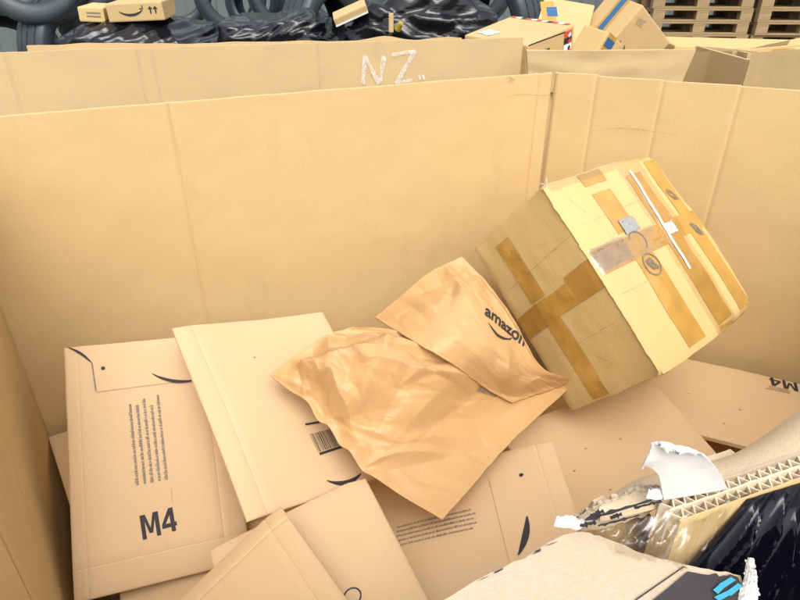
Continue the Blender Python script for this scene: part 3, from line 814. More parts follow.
def paper_bag(label, e00, e01, e11, e10, bulge, seed, creases, fine=.003, n=150, mask=None, amt=None, rough_rim=.28):
    """Coons patch from four edge polylines: left e00->.. see below; two paper layers"""
    bot_e, right_e, top_e, left_e = e00, e01, e11, e10
    cs = [bot_e[0], bot_e[-1], top_e[0], top_e[-1]]
    def base(u, v):
        b, t = poly_eval(bot_e, u), poly_eval(top_e, u); l, r = poly_eval(left_e, v), poly_eval(right_e, v)
        return b * (1 - v) + t * v + l * (1 - u) + r * u - (cs[0] * (1 - u) * (1 - v) + cs[1] * u * (1 - v) + cs[2] * (1 - u) * v + cs[3] * u * v)
    nn = (cs[1] - cs[0]).cross(cs[2] - cs[0]).normalized()
    if nn.z < 0: nn = -nn
    nn = (nn + Vector((0, -.1, .6))).normalized()
    f1, f2, f3 = facets(int(seed * 7), 30, fine * 5.4), facets(int(seed * 7) + 1, 100, fine * 1.1), facets(int(seed * 7) + 2, 420, fine * .35)
    def hh(u, v):
        e = min(u, 1 - u, v, 1 - v); k = min(1, e / .07); k = k * k * (3 - 2 * k)
        b = bulge(u, v) * min(1, e / .22) ** .7
        c = crumple(u, v, seed, creases)
        a_ = amt(u, v) if amt else 1
        c += (f1(u, v) + f2(u, v)) * a_ + f3(u, v)
        f = fine * (nz(u * 5 + seed, v * 5, seed) + .6 * nz(u * 11 + seed, v * 11, 3) - .5 * abs(nz(u * 7 + seed, v * 9, 9)))
        m = mask(u, v) if mask else 1
        return b + (c * (.18 + .82 * k) + .4 * f) * m
    def rim(u, v):
        e = min(u, 1 - u, v, 1 - v); k = max(0, 1 - e / .10) * rough_rim
        return Vector((nz(u * 13 + seed, v * 13, 1), nz(u * 13 + seed, v * 13, 5), .6 * nz(u * 17 + seed, v * 17, 9))) * .006 * k
    def top(u, v): return base(u, v) + rim(u, v) + nn * (hh(u, v) + .002)
    def bot(u, v): return base(u, v) + rim(u, v) - nn * (.002 + .006 * min(1, min(u, 1 - u, v, 1 - v) / .2)) + nn * .35 * fine * nz(u * 5 + seed, v * 5, seed)
    root = thing('paper_bag', label, 'paper bag', Matrix.Translation(base(.5, .5)))
    off = base(.5, .5)
    o = grid_slab('body', lambda u, v: top(u, v) - off, lambda u, v: bot(u, v) - off, lin(0, 1, n), lin(0, 1, n), M_BAG, root, lambda u, v: (u * .4 + seed, v * .35))
    o.data.set_sharp_from_angle(angle=math.radians(16))
    return o, top, off
def edge(*pts): return [atz(*p) for p in pts]
# bag A: crumpled, left corner - bottom tip - right tip - hidden top
A1 = edge((270, 375, .872), (283, 386, .862), (298, 396, .852), (308, 403, .848), (318, 420, .832), (329, 427, .826), (339, 444, .806), (351, 453, .802), (361, 470, .780), (372, 476, .778), (402, 496, .750), (442, 520, .728))   # u: left -> bottom (v=0)
A2 = edge((442, 520, .728), (474, 484, .738), (506, 447, .748), (540, 415, .752), (572, 386, .752))              # right side u=1, v 0->1
A3 = edge((352, 327, .925), (395, 330, .925), (440, 345, .900), (490, 362, .860), (540, 375, .79), (572, 386, .752))   # top v=1
A4 = edge((270, 375, .872), (300, 352, .895), (325, 336, .912), (352, 327, .925))                              # left u=0
rA = random.Random(11)
crA = [(.10, .50, .5, .22, .020), (.26, .46, -.5, .26, .022), (.44, .40, .3, .28, .024), (.55, .62, -.9, .3, .022), (.36, .20, 1.1, .22, .018), (.68, .46, .15, .22, .014),
       (.18, .22, .9, .18, .016), (.60, .80, 1.4, .35, .012), (.30, .72, 1.2, .25, .012), (.80, .30, -.6, .25, .007)] + \
      [(rA.uniform(.05, .75), rA.uniform(.05, .8), rA.uniform(-1.6, 1.6), rA.uniform(.07, .16), rA.uniform(-.008, .009)) for _ in range(26)]
bagA, topA, offA = paper_bag('crumpled kraft paper bag lying across the mailers with its corner pointing down', A1, A2, A3, A4,
      lambda u, v: .058 * math.sin(math.pi * min(1, u * 1.05)) * math.sin(math.pi * min(1, v * .9)) * (1.1 - .75 * u), 2.0, crA, .0030, amt=lambda u, v: 1.15 - .75 * u * (1 - .6 * v))
# bag B with the brand print, half under the carton
B1 = edge((375, 318, .905), (420, 345, .905), (455, 366, .890), (485, 388, .86), (512, 403, .825))              # bottom v=0
B2 = edge((512, 403, .825), (535, 395, .80), (556, 388, .785), (573, 381, .770))                                # right u=1
B3 = edge((462, 257, 1.000), (490, 287, .965), (515, 322, .915), (540, 366, .845), (573, 381, .770))            # top v=1
B4 = edge((375, 318, .905), (402, 296, .940), (428, 274, .975), (462, 257, 1.000))                              # left u=0
nA = 90
VA = [topA(u, v) for v in lin(0, 1, nA) for u in lin(0, 1, nA)]
bvA = BVHTree.FromPolygons(VA, [(j * nA + i, j * nA + i + 1, (j + 1) * nA + i + 1, (j + 1) * nA + i) for j in range(nA - 1) for i in range(nA - 1)])
def on_A(px, py, gap=.006):
    d = ray(px, py).normalized(); h = bvA.ray_cast(CAM, d); return h[0] - d * gap if h[0] is not None else None
for lst, pix in ((B1, ((375, 318), (420, 345), (455, 366), (485, 388), (512, 403))), (B2, ((512, 403), (535, 395), (556, 388), (573, 381)))):
    for k_, p_ in enumerate(pix):
        q_ = on_A(*p_)
        if q_ is not None: lst[k_] = q_
B2[0] = B1[-1]; B3[-1] = B2[-1]; B4[0] = B1[0]
rB = random.Random(4)
crB = [(.12, .75, 1.0, .2, .014), (.20, .92, .2, .15, .012), (.75, .35, .4, .22, .020), (.88, .5, .1, .2, .016), (.10, .35, 1.4, .2, .008), (.4, .93, 1.5, .25, .010)] + \
      [(rB.uniform(.0, .3), rB.uniform(.45, 1), rB.uniform(-1.6, 1.6), rB.uniform(.06, .14), rB.uniform(-.006, .007)) for _ in range(10)]
bagB, topB, offB = paper_bag('kraft paper bag with black brand lettering wedged against the taped carton', B1, B2, B3, B4,
      lambda u, v: .030 * math.sin(math.pi * u) * math.sin(math.pi * v) ** .7, 7.0, crB, .0022, amt=lambda u, v: .25 + max(0, .9 - 2.2 * u) + max(0, v - .75) * 2 + (max(0, u - .75) * 2.5))
def bag_print(name, shp, ll, lr, bag, top, off, mat, hs=1.0, dz=.0016):
    """print following the bag's surface, baseline given in picture pixels"""
    n = 80; V = []; F = []
    for v in lin(0, 1, n):
        for u in lin(0, 1, n): V.append(top(u, v))
    F = [(j * n + i, j * n + i + 1, (j + 1) * n + i + 1, (j + 1) * n + i) for j in range(n - 1) for i in range(n - 1)]
    bv = BVHTree.FromPolygons(V, F)
    hit = lambda p: bv.ray_cast(CAM, ray(*p).normalized())
    a, b = hit(ll)[0], hit(lr)[0]; m = hit(((ll[0] + lr[0]) / 2, (ll[1] + lr[1]) / 2))
    nrm = m[1] if m[1].dot(CAM - m[0]) > 0 else -m[1]
    d = b - a; up = nrm.cross(d) * hs; W = []
    for x, y in shp[0]:
        p = a + d * x + up * y
        h = bv.ray_cast(p + nrm * .05, -nrm)
        q = h[0] if h[0] is not None else p
        W.append(q + nrm * dz - off)
    return mk(name, W, shp[1], mat, bag)
bag_print('brand_lettering', text2d('amazon', .022), (484, 315), (523, 347), bagB, topB, offB, M_INK, 1.15)
bag_print('smile_mark', ribbon2d(arc2d(0, 0, 1, 0, .20), .09), (488, 323), (510, 339), bagB, topB, offB, M_INK)
bag_print('smile_mark', ribbon2d([(0, .0), (.5, .05), (1, .3)], .25), (507, 339), (512, 340), bagB, topB, offB, M_INK)
bag_print('barcode', barcode2d(9, .5), (476, 391), (496, 397), bagA, topA, offA, M_INK2)

# ================================================================== REAR PALLET BOXES
Na, Nb = along(-60, 53.5, 1.32), along(523, 38, 1.32)
nbox = thing('rear_pallet_box', 'open kraft pallet box chalked NZ standing behind the torn box', 'pallet box')
nd = (Nb - Na).normalized(); no = Vector((-nd.y, nd.x, 0))
cuts = [onseg(Na, Nb, along(x, y, 1.32)) for x, y in ((2, 52), (134, 49), (150, 48), (316, 43))]
ps = [Na] + cuts + [Nb]
for i in range(5):
    wall_panel('wall_panel', ps[i], ps[i + 1], .02, 1.32, nbox, M_WALL2, seed=20 + i, bulge=.002, grooves=(-.003, -.003), topwave=.002)
far_a, far_b = Na + no * .60, Nb + no * .52
wall_panel('wall_panel', far_a, far_b, .02, 1.272, nbox, M_WALL2, seed=27, topwave=.006)
wall_panel('wall_panel', far_b, Nb + no * .014 + nd * .001, .02, 1.08, nbox, M_WALL2, seed=28, out=1)
wall_panel('wall_panel', Na + no * .014, far_a, .02, 1.24, nbox, M_WALL2, seed=29)
npl = Vector((nd.y, -nd.x, 0))
def chalk_stroke(pts, wd=.012):
    wd *= .66
    P = [onpl(x, y, Vector((Na.x, Na.y, 1)) + npl * .0035, npl) for x, y in pts]
    S = []
    for i in range(len(P) - 1):
        for t in lin(0, 1, 8)[: (8 if i == len(P) - 2 else 7)]: S.append(P[i].lerp(P[i + 1], t))
    V = []
    for i, p in enumerate(S):
        a, b = S[max(i - 1, 0)], S[min(i + 1, len(S) - 1)]; d = (b - a).normalized(); sd_ = d.cross(npl) * wd * (.5 + .25 * nz(i * .6, p.x * 9))
        V += [p + sd_, p - sd_]
    mk('chalk_stroke', V, [(2 * i, 2 * i + 2, 2 * i + 3, 2 * i + 1) for i in range(len(S) - 1)], M_CHALK, nbox)
chalk_stroke([(363, 84), (365, 56)], .016); chalk_stroke([(365, 56), (379, 84)], .014); chalk_stroke([(380, 83), (384, 56)], .016)
chalk_stroke([(392, 55), (415, 51)], .013); chalk_stroke([(415, 51), (396, 84)], .018); chalk_stroke([(396, 83), (412, 80)], .012); chalk_stroke([(419, 75), (420, 80)], .010); chalk_stroke([(423, 75), (424, 80)], .010)

# right rear box: front flap panel, shaded inner wall, pale strip
rbox = thing('rear_pallet_box', 'open kraft pallet box with a slanted front flap behind the right wall', 'pallet box')
za = 1.30
P0, P1 = atz(527, 51, za), atz(696, 50, za)
Vv = lambda p, dx=0, dy=0, z=None: Vector((p.x + dx, p.y + dy, p.z if z is None else z))
Q0, Q1 = aty(529, 92, P0.y + .004), aty(677, 94, P1.y + .004)
loft('front_flap', [Q0, Q1], [P0, P1], 40, 14, M_WALL2, rbox, .012, seed=1, extra=lambda u, v: Vector((0, .004 * nz(u * 4, v * 3), 0)))
loft('front_wall', [Vv(Q0, z=.02), Vv(Q1, z=.02)], [Vv(Q0, 0, .016), Vv(Q1, 0, .016)], 20, 14, M_WALL2, rbox, .012)
ia, ib = aty(688, 52, 2.15), aty(733, 51, 1.95)
loft('inner_wall', [Vv(ia, z=.02), Vv(ib, z=.02)], [ia, ib], 20, 20, M_WALL2, rbox, .012)
ic = aty(748, 53, 1.72)
loft('side_wall', [Vv(ib, .013, z=.02), Vv(ic, z=.02)], [Vv(ib, .013), ic], 20, 20, M_WALL2, rbox, .012)
ie = aty(540, 49, 2.2)
loft('back_wall', [Vv(ie, z=.02), Vv(ia, -.02, .003, .02)], [Vv(ie, z=1.06), Vv(ia, -.02, .003, 1.06)], 10, 10, M_WALL2, rbox, .012)
# far right box
fbox = thing('rear_pallet_box', 'pale kraft pallet box with taped flap in front of the pallet stack', 'pallet box')
ga, gb = aty(752, 53, 1.66), aty(860, 44, 1.50)
loft('front_wall', [Vv(ga, -.03, z=.02), Vv(gb, z=.02)], [ga, gb], 30, 30, M_WALL2, fbox, .012, extra=lambda u, v: Vector((0, .004 * nz(u * 4, v * 3, 4), 0)))
gc, gd = Vector((ga.x + .12, 2.25, 0)), Vector((gb.x + .1, 2.1, 0))
loft('back_wall', [Vv(gc, z=.02), Vv(gd, z=.02)], [Vv(gc, z=1.25), Vv(gd, z=1.25)], 10, 10, M_WALL2, fbox, .012)
loft('side_wall', [Vv(ga, .0, .014, z=.02), Vv(gc, 0, -.014, z=.02)], [Vv(ga, 0, .014, 1.28), Vv(gc, 0, -.014, 1.25)], 10, 10, M_WALL2, fbox, .012)
h0, h1, h2, h3 = aty(735, 51.5, 2.28), aty(810, 44, 2.22), aty(805, 37, 2.36), aty(757, 46, 2.38)
loft('top_flap', [h0, h1], [h3, h2], 12, 8, M_BOX, fbox, .006)
k0, k1 = h0.lerp(h3, .35), h1.lerp(h2, .35)
loft('tape_strip', [h0.lerp(h3, .2) + Vector((.03, 0, .004)), h0.lerp(h1, .7).lerp(h3.lerp(h2, .7), .2) + Vector((0, 0, .004))], [h0.lerp(h3, .75) + Vector((.03, 0, .004)), h0.lerp(h1, .7).lerp(h3.lerp(h2, .7), .75) + Vector((0, 0, .004))], 10, 4, M_TAPE, fbox, .001)

# scuffs and pressed lines on the inside of the big box
BN = Vector((-(Rc - Lc).normalized().y, (Rc - Lc).normalized().x, 0)) * -1
RN = Vector((-(Dc - Rc).normalized().y, (Dc - Rc).normalized().x, 0)) * -1
LN = Vector((-(Lc - Lm).normalized().y, (Lc - Lm).normalized().x, 0)) * -1
M_SCUFF = chalk('scuffed_fibre'); M_SCUFF.node_tree.nodes['Principled BSDF'].inputs['Base Color'].default_value = (.74, .64, .46, 1)
M_PRESS = chalk('pressed_fibre'); M_PRESS.node_tree.nodes['Principled BSDF'].inputs['Base Color'].default_value = (.36, .24, .10, 1)
def scuff(pts, p0, nrm, wd, mat, name='scuff_mark', gap=.011):
    P = [onpl(x, y, Vector((p0.x, p0.y, 1)) + nrm * gap * .2, nrm) for x, y in pts]; S = [poly_eval(P, t) for t in lin(0, 1, 24)]
    V = []
    for i, p in enumerate(S):
        d = (S[min(i + 1, 23)] - S[max(i - 1, 0)]).normalized(); sd_ = d.cross(nrm) * wd * (.3 + .7 * math.sin(math.pi * i / 23)) * (.6 + .5 * nz(i * .5, p.x * 7)); V += [p + sd_ + nrm * .004, p - sd_ + nrm * .004]
    mk(name, V, [(2 * i, 2 * i + 2, 2 * i + 3, 2 * i + 1) for i in range(23)], mat, pbox)
scuff([(505, 97), (520, 94), (545, 95), (558, 92)], Rc, BN, .0016, M_PRESS)
scuff([(508, 76), (511, 79), (514, 80)], Rc, BN, .004, M_PRESS)
scuff([(590, 131), (625, 128), (680, 135)], Rc, RN, .0016, M_PRESS)
scuff([(22, 380), (30, 402), (40, 424)], Lm, LN, .0035, M_SCUFF, gap=.03)
scuff([(30, 392), (36, 408), (39, 418)], Lm, LN, .002, M_SCUFF, gap=.03)
scuff([(5, 440), (14, 480), (30, 530)], Lm, LN, .0025, M_PRESS, gap=.03)

# ------------------------------------------------------------------ rear cartons
def rcarton(name, label, c, yaw, tx, ty, size, mat, z_is_base=False):
    R = rotm(tx, ty, yaw)
    root = thing(name, label, 'carton', Matrix.Translation(Vector(c)) @ R.to_4x4())
    bevbox('body', size, mat, root, bev=.006, segs=2)
    return root
def decal(root, name, face, size, rect, mat, dz=.0015, rot=0):
    """thin tape on a carton face: face '-y','+z','+x','-x'; rect = centre and size in metres"""
    cx, cy, wx, wy = rect; sx, sy, sz = [s / 2 for s in size]
    cr, sr = math.cos(rot), math.sin(rot)
    pts = [(cx + x * cr - y * sr, cy + x * sr + y * cr) for x, y in ((-wx / 2, -wy / 2), (wx / 2, -wy / 2), (wx / 2, wy / 2), (-wx / 2, wy / 2))]
    f = {'-y': lambda a, b: (a, -sy - dz, b), '+z': lambda a, b: (a, b, sz + dz), '+x': lambda a, b: (sx + dz, a, b), '-x': lambda a, b: (-sx - dz, -a, b)}[face]
    return mk(name, [f(a, b) for a, b in pts], [(0, 1, 2, 3)], mat, root)
def decal2d(root, name, face, size, shp, ll, lr, mat, dz=.0018):
    sx, sy, sz = [s / 2 for s in size]; a = Vector(ll); d = Vector(lr) - a; up = Vector((-d.y, d.x))
    f = {'-y': lambda p: (p.x, -sy - dz, p.y), '+z': lambda p: (p.x, p.y, sz + dz), '+x': lambda p: (sx + dz, p.x, p.y), '-x': lambda p: (-sx - dz, -p.x, p.y)}[face]
    return mk(name, [f(a + d * x + up * y) for x, y in shp[0]], shp[1], mat, root)
def mcarton(name, label, c, R, size, mat):
    root = thing(name, label, 'carton', Matrix.Translation(Vector(c)) @ Matrix(R).to_4x4())
    bevbox('body', size, mat, root, bev=.006, segs=2)
    return root
S1 = (.251, .251, .191)
C1 = mcarton('open_carton', 'kraft carton edged with red white and blue tape on the rear boxes', (.395, 2.139, 1.219),
             ((.6938, .7138, -.0959), (-.7187, .6773, -.1573), (-.0473, .1781, .9829)), S1, M_BOX2)
# tape printed in red, white and dark blue along its far top edge and on the right face
rt = random.Random(2)
for i in range(11):
    m = (M_RED, M_WHITE, M_DARKTAPE, M_RED, M_WHITE)[i % 5]
    decal(C1, 'tape_print', '+z', S1, (-.105 + i * .021, .112, .020, .016), m, rot=.25)
for i, (a, b) in enumerate(((.09, .075), (.09, .055), (.09, .035), (.09, .015))):
    decal(C1, 'tape_print', '+x', S1, (a, b, .042, .019), (M_RED, M_DARKTAPE, M_WHITE, M_RED)[i])
    decal(C1, 'tape_print', '+x', S1, (a + .008, b - .004, .014, .011), (M_WHITE, M_RED, M_DARKTAPE, M_WHITE)[i], dz=.0022, rot=.6)
for i, (a, b) in enumerate(((-.03, .050), (-.03, .031), (-.03, .012))):
    decal(C1, 'tape_print', '+x', S1, (a, b, .040, .018), (M_DARKTAPE, M_DARKTAPE, M_RED)[i])
    decal(C1, 'tape_print', '+x', S1, (a - .010, b, .012, .014), (M_WHITE, M_WHITE, M_RED)[i], dz=.0022, rot=.5)
mk('paper_label', [(-.10, -.09, .0975), (-.045, -.10, .0975), (-.03, -.055, .0975), (-.085, -.045, .0975)], [(0, 1, 2, 3)], M_WHITE, C1)
mk('flap_gap', [(.1262, -.12, .092), (.1262, .075, .082), (.1262, .075, .086), (.1262, -.12, .0955)], [(0, 1, 2, 3)], M_DARKTAPE, C1)
S3 = (.226, .209, .200)
C3 = mcarton('tipped_carton', 'kraft carton with blue taped seam tipped on its edge before the pallets', (.875, 2.573, 1.238),
             ((.716, -.3238, .6184), (.3525, .9324, .0801), (-.6025, .1606, .7818)), S3, M_BOX2)
decal(C3, 'tape_strip', '-x', S3, (.0, .0, .030, .199), M_BLUE)
decal(C3, 'tape_strip', '-x', S3, (.0, .0, .056, .1995), M_TAPE, dz=.0009)
decal2d(C3, 'smile_mark', '-y', S3, ribbon2d(arc2d(0, 0, 1, 0, .1), .13), (-.075, -.085), (-.085, -.03), M_INK)
decal2d(C3, 'smile_mark', '-y', S3, ribbon2d(arc2d(0, 0, 1, 0, .1), .13), (-.035, -.085), (-.055, -.03), M_INK)
decal2d(C3, 'printed_block', '-y', S3, micro2d(4, 31, .16), (-.09, .06), (-.05, .072), M_INK2)
S2 = (.197, .249, .255)
C2 = mcarton('leaning_carton', 'kraft carton with short blue tape between the red taped and tipped cartons', (.637, 2.614, 1.198),
             ((.9531, .0497, .2987), (-.2689, .5924, .7594), (-.1392, -.8041, .578)), S2, M_BOX2)
decal(C2, 'tape_strip', '-y', S2, (-.055, .050, .040, .050), M_BLUE, rot=.3)
decal(C2, 'tape_strip', '-y', S2, (-.055, .00, .052, .21), M_TAPE, dz=.0009, rot=.3)
S5 = (.10, .12, .10)
C5 = rcarton('small_carton', 'small kraft carton with brown and blue tape beside the tipped carton', (.715, 2.36, 1.232), 30, 8, 28, S5, M_BOX)
decal(C5, 'tape_strip', '-y', S5, (-.015, .0, .045, .099), M_TAPE, dz=.0009)
decal(C5, 'tape_strip', '-y', S5, (-.015, .022, .046, .030), M_BLUE)
decal(C5, 'tape_strip', '+z', S5, (-.015, .0, .045, .119), M_TAPE, dz=.0009)
S6 = (.62, .30, .16)
C6 = rcarton('flat_carton', 'long flat kraft carton with small printed marks in front of the pallet stack', (1.43, 2.75, 1.128), -4, 1, 1, S6, M_BOX)
decal2d(C6, 'printed_block', '-y', S6, micro2d(2, 41, .10), (-.28, .055), (-.13, .055), M_INK2)
decal(C6, 'tape_print', '-y', S6, (-.03, .060, .06, .018), M_RED); decal(C6, 'tape_print', '-y', S6, (-.015, .060, .02, .012), M_WHITE, dz=.002)
decal(C6, 'tape_strip', '-y', S6, (.12, .05, .09, .06), M_TAPE)

bale('bale of flattened cartons inside the box chalked NZ', [(Na.x + .06, Na.y + .08), (Nb.x - .06, Nb.y + .06), (far_b.x - .05, far_b.y - .06), (far_a.x + .05, far_a.y - .06)], .03, 1.06, 10, 7)
bale('bale of flattened cartons inside the box with slanted flap', [(.36, 1.80), (.78, 1.78), (.80, 1.98), (.72, 2.30), (.30, 2.30)], .03, 1.085, 10, 8)
bale('bale of flattened cartons under the tipped carton', [(.46, 2.40), (1.02, 2.38), (1.04, 2.92), (.48, 2.92)], .004, 1.0, 10, 9)
bale('bale of flattened cartons under the long flat carton', [(1.12, 2.50), (1.75, 2.46), (1.78, 2.95), (1.12, 2.98)], .004, 1.03, 10, 10)

# ------------------------------------------------------------------ black wrapped bundles
def bundle(label, c, size, ztop, seed, tx=0):
    bm = bmesh.new(); bmesh.ops.create_cube(bm, size=2); bmesh.ops.subdivide_edges(bm, edges=bm.edges[:], cuts=84, use_grid_fill=True)
    hx, hy, hz = size[0] / 2, size[1] / 2, ztop / 2
    for v in bm.verts:
        n = Vector([math.copysign(abs(k) ** 1, k) for k in v.co]); m = max(abs(k) for k in n)
        ln = (abs(n.x) ** 6 + abs(n.y) ** 6 + abs(n.z) ** 6) ** (1 / 6)
        q = n / ln
        p = Vector((q.x * hx, q.y * hy, q.z * hz))
        wv_ = 1.4 * nz(p.x * 2.5 + seed, p.y * 2.5, p.z * 1.5)
        r1 = 1 - abs(nz(p.x * 1.6 + seed, p.y * 1.6, p.z * 13 + wv_)); r2 = 1 - abs(nz(p.z * 15 + p.x * 8 + wv_, p.x * 1.3 - p.z, seed))
        sag = .05 * nz(p.x * 2.2 + seed, p.y * 2, 1) if q.z > 0 else 0
        r3 = 1 - abs(nz(p.z * 34 - p.x * 15 + 2 * wv_, p.x * 2.2, seed + 3)); d = .07 * (r1 - .75) + .045 * (r2 - .75) + .022 * (r3 - .75)
        if q.z > -.9: p += Vector((q.x, q.y, q.z)).normalized() * d + Vector((0, 0, sag))
        p.z = max(p.z, -hz)
        v.co = p + Vector((0, 0, hz))
    me = bpy.data.meshes.new('wrapped_bundle'); bm.to_mesh(me); bm.free(); me.materials.append(M_BLACKW)
    for p in me.polygons: p.use_smooth = True
    o = bpy.data.objects.new('wrapped_bundle', me); COL.objects.link(o); o.location = (c[0], c[1], .002)
    return tag(o, label, 'bundle', 'loads wrapped in black film')
bundle('low load wrapped in black film carrying a small smile carton', (-1.20, 3.12), (.72, .66), 1.265, 3.3)
bundle('load wrapped in black film sagging below the standing tyres', (-.60, 3.22), (.56, .60), 1.27, 5.1)
bundle('tall load wrapped in creased black film with a yellow plug showing', (.10, 3.10), (.72, .60), 1.375, 8.7)
S7 = (.245, .20, .075)
C7 = rcarton('smile_carton', 'small kraft carton with smile arrow on the low black wrapped load', (-1.17, 3.02, 1.318), 3, 3, -2, S7, M_BOX2)
decal2d(C7, 'smile_mark', '-y', S7, ribbon2d(arc2d(0, 0, 1, 0, .16), .10), (-.07, .004), (.035, .008), M_INK)
decal2d(C7, 'smile_mark', '-y', S7, ribbon2d([(0, 0), (1, .1), (.9, 1)], .3, .3), (.022, .012), (.036, .012), M_INK)
for a in (.068, .090): decal2d(C7, 'arrow_mark', '-y', S7, ([(-.1, 0), (.1, 0), (.1, .6), (.35, .6), (0, 1), (-.35, .6), (-.1, .6)], [(0, 1, 2, 6), (3, 4, 5)]), (a, -.008), (a + .030, -.008), M_INK)
S8 = (.11, .2, .06)
C8 = rcarton('small_carton', 'small kraft carton with dark stripes beside the smile carton', (-1.375, 3.03, 1.305), 6, 2, 3, S8, M_BOX)
for b in (.008, -.006): decal(C8, 'printed_stripe', '-y', S8, (.01, b, .06, .006), M_INK2)
S9 = (.15, .10, .035)
C9 = rcarton('cardboard_scrap', 'tilted piece of kraft carton with white edge on the tall black load', (-.215, 2.86, 1.315), 5, 12, -22, S9, M_BOX2)
decal(C9, 'white_edge', '-y', S9, (0, -.013, .149, .008), M_WHITE)
plug = thing('cable_plug', 'yellow and brown plug stuck in the tall black wrapped load', 'plug', Matrix.Translation(aty(394, 23, 2.765)))
bevbox('tag_board', (.020, .012, .075), M_BOX2, plug, (-.012, 0, 0), bev=.003)
bm = bmesh.new(); bmesh.ops.create_cone(bm, segments=14, radius1=.017, radius2=.010, depth=.038, cap_ends=True)
bmesh.ops.bevel(bm, geom=[e for e in bm.edges if e.calc_face_angle(0) > .5], offset=.003, segments=2, affect='EDGES')
me = bpy.data.meshes.new('plug_body'); bm.to_mesh(me); bm.free(); me.materials.append(M_YEL)
po = bpy.data.objects.new('plug_body', me); link(po, plug); po.location = (.022, 0, -.012); po.rotation_euler = (.6, .5, 0)

# ------------------------------------------------------------------ tyres
def tyre_mesh():
    prof = [(.205, -.075), (.215, -.088), (.240, -.098), (.275, -.102), (.300, -.094), (.314, -.080), (.318, -.050), (.3185, -.048), (.313, -.046), (.313, -.040), (.320, -.038), (.3205, -.012), (.314, -.010),
            (.314, .010), (.3205, .012), (.320, .038), (.313, .040), (.313, .046), (.3185, .048), (.318, .050), (.314, .080), (.300, .094), (.275, .102), (.240, .098), (.215, .088), (.205, .075), (.222, .070), (.285, .070), (.298, .04), (.298, -.04), (.285, -.070), (.222, -.070)]
    n = 72; m = len(prof); V = []; F = []
    for i in range(n):
        a = 2 * math.pi * i / n
        for k, (r, x) in enumerate(prof):
            rr_ = r - (.004 if (6 <= k <= 19 and i % 2 and r > .315) else 0)
            V.append((rr_ * math.cos(a), x, rr_ * math.sin(a)))
    for i in range(n):
        j = (i + 1) % n
        for k in range(m):
            F.append((i * m + k, i * m + (k + 1) % m, j * m + (k + 1) % m, j * m + k))
    o = mk('tyre', V, F, M_RUB, None, None, True); return o
ty0 = tyre_mesh(); used = [False]
def tyre(label, loc, yaw, tilt=0, lay=0, s=1.0):
    o = ty0 if not used[0] else ty0.copy()
    if used[0]: COL.objects.link(o)
    used[0] = True
    o.matrix_world = Matrix.Translation(Vector(loc)) @ Matrix.Rotation(math.radians(yaw), 4, 'Z') @ Matrix.Rotation(math.radians(tilt), 4, 'X') @ Matrix.Rotation(math.radians(lay), 4, 'Y') @ Matrix.Scale(s, 4)
    return tag(o, label, 'tyre', 'used tyres piled behind the boxes')
tyre('worn black tyre leaning out on top of the pile at its left end', aty(32, -33, 4.0), 10, -14)
tyre('black tyre leaning below the topmost tyre at the left end of the pile', aty(8, 52, 4.25), 40, -30)
tyre('black tyre seen tread first beside the low black wrapped load', aty(66, 48, 4.15), 78, 6)
tyre('black tyre on its side behind the small striped carton', aty(105, 10, 4.35), 60, 58)
tyre('standing black tyre behind the smile carton', aty(176, -8, 6.3), 16, -4)
tyre('standing tyre with open hub next to the smile carton', aty(230, -5, 6.1), 26, -6)
tyre('standing tyre with open hub beside the tread-first tyre', aty(281, -5, 6.2), 24, -6, s=.95)
tyre('black tyre turned tread first between the two tall wrapped loads', aty(322, 34, 4.05), 62, 4)
tyre('standing tyre showing above the tread-first tyre', aty(335, -8, 6.2), 20, -6)
tyre('tilted black tyre behind the red taped carton', aty(500, 20, 4.2), -58, 10)
tyre('black tyre leaning behind the smile carton and its neighbour', aty(138, -4, 5.3), -35, -8)
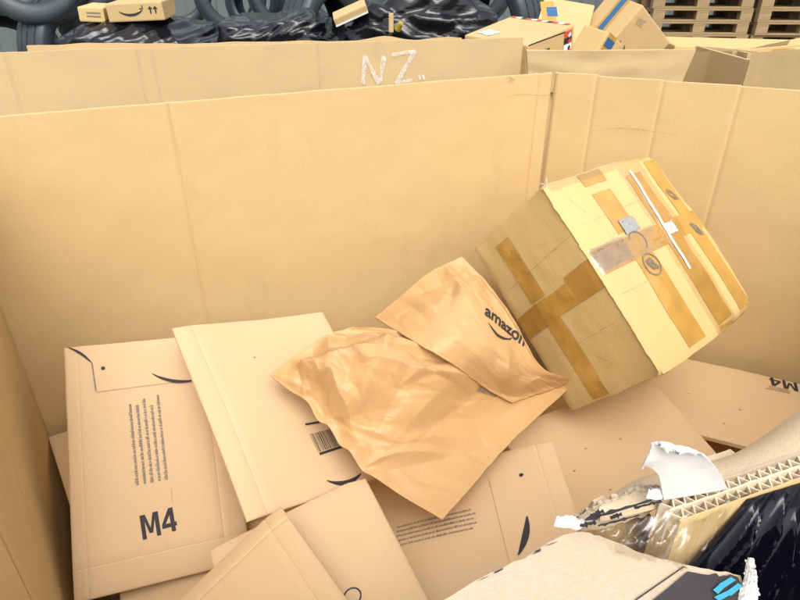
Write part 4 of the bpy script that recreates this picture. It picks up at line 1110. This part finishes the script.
tyre('black tyre behind the gap between the hub tyres', aty(256, 0, 6.7), -20, -6)
tyre('black tyre far back above the tall wrapped load', aty(430, -12, 6.4), 30, -6)
tyre('black tyre far back near the red taped carton', aty(478, -10, 6.4), -25, -6)
# the lower part of the pile
rt = random.Random(9)
for k, x in enumerate((-2.55, -1.85, -1.15, -.45, .25, .9)):
    for j in range(4):
        tyre('black tyre lying flat in the stack under the standing tyres', (x * 1.25 + rt.uniform(-.03, .03), (4.45 if k < 2 else 6.2) + rt.uniform(-.05, .05), .105 + j * .206), rt.uniform(0, 90), 90)

# ------------------------------------------------------------------ pallets
def make_pallet():
    root = thing('wooden_pallet', 'x', 'pallet')
    for i, y in enumerate((-.3275, -.17, 0, .17, .3275)):
        wd = .145 if i in (0, 2, 4) else .10
        bevbox('deck_board', (1.2, wd, .022), M_WOOD, root, (0, y, .133), .002)
    for x in (-.5275, 0, .5275):
        bevbox('cross_board', (.145, .8, .022), M_WOOD, root, (x, 0, .1105), .002)
        for y in (-.35, 0, .35): bevbox('block', (.145, .1 if y else .145, .0765), M_WOOD2, root, (x, y, .0605), .002)
    for y in (-.35, 0, .35): bevbox('bottom_board', (1.2, .1 if y else .145, .0215), M_WOOD, root, (0, y, .011), .002)
    return root
pal0 = make_pallet(); first = True
ordw = ('top pallet', 'second pallet from the top', 'third pallet from the top', 'fourth pallet from the top', 'fifth pallet from the top', 'sixth pallet from the top', 'seventh pallet from the top', 'eighth pallet from the top', 'lowest pallet')
rp = random.Random(3)
for si, (x, y, sname) in enumerate(((3.72, 8.5, 'of the weathered wooden stack just behind the tipped carton'), (4.97, 8.4, 'of the weathered wooden stack farther along from the tyres'))):
    for k in range(9):
        o = pal0 if first else copy_tree(pal0); first = False
        o.matrix_world = Matrix.Translation(Vector((x + rp.uniform(-.02, .02), y + rp.uniform(-.02, .02), .001 + k * .1455))) @ Matrix.Rotation(math.radians(rp.uniform(-1.2, 1.2) - 3), 4, 'Z')
        o['label'] = ordw[8 - k] + ' ' + sname; o['group'] = 'stacked wooden pallets'
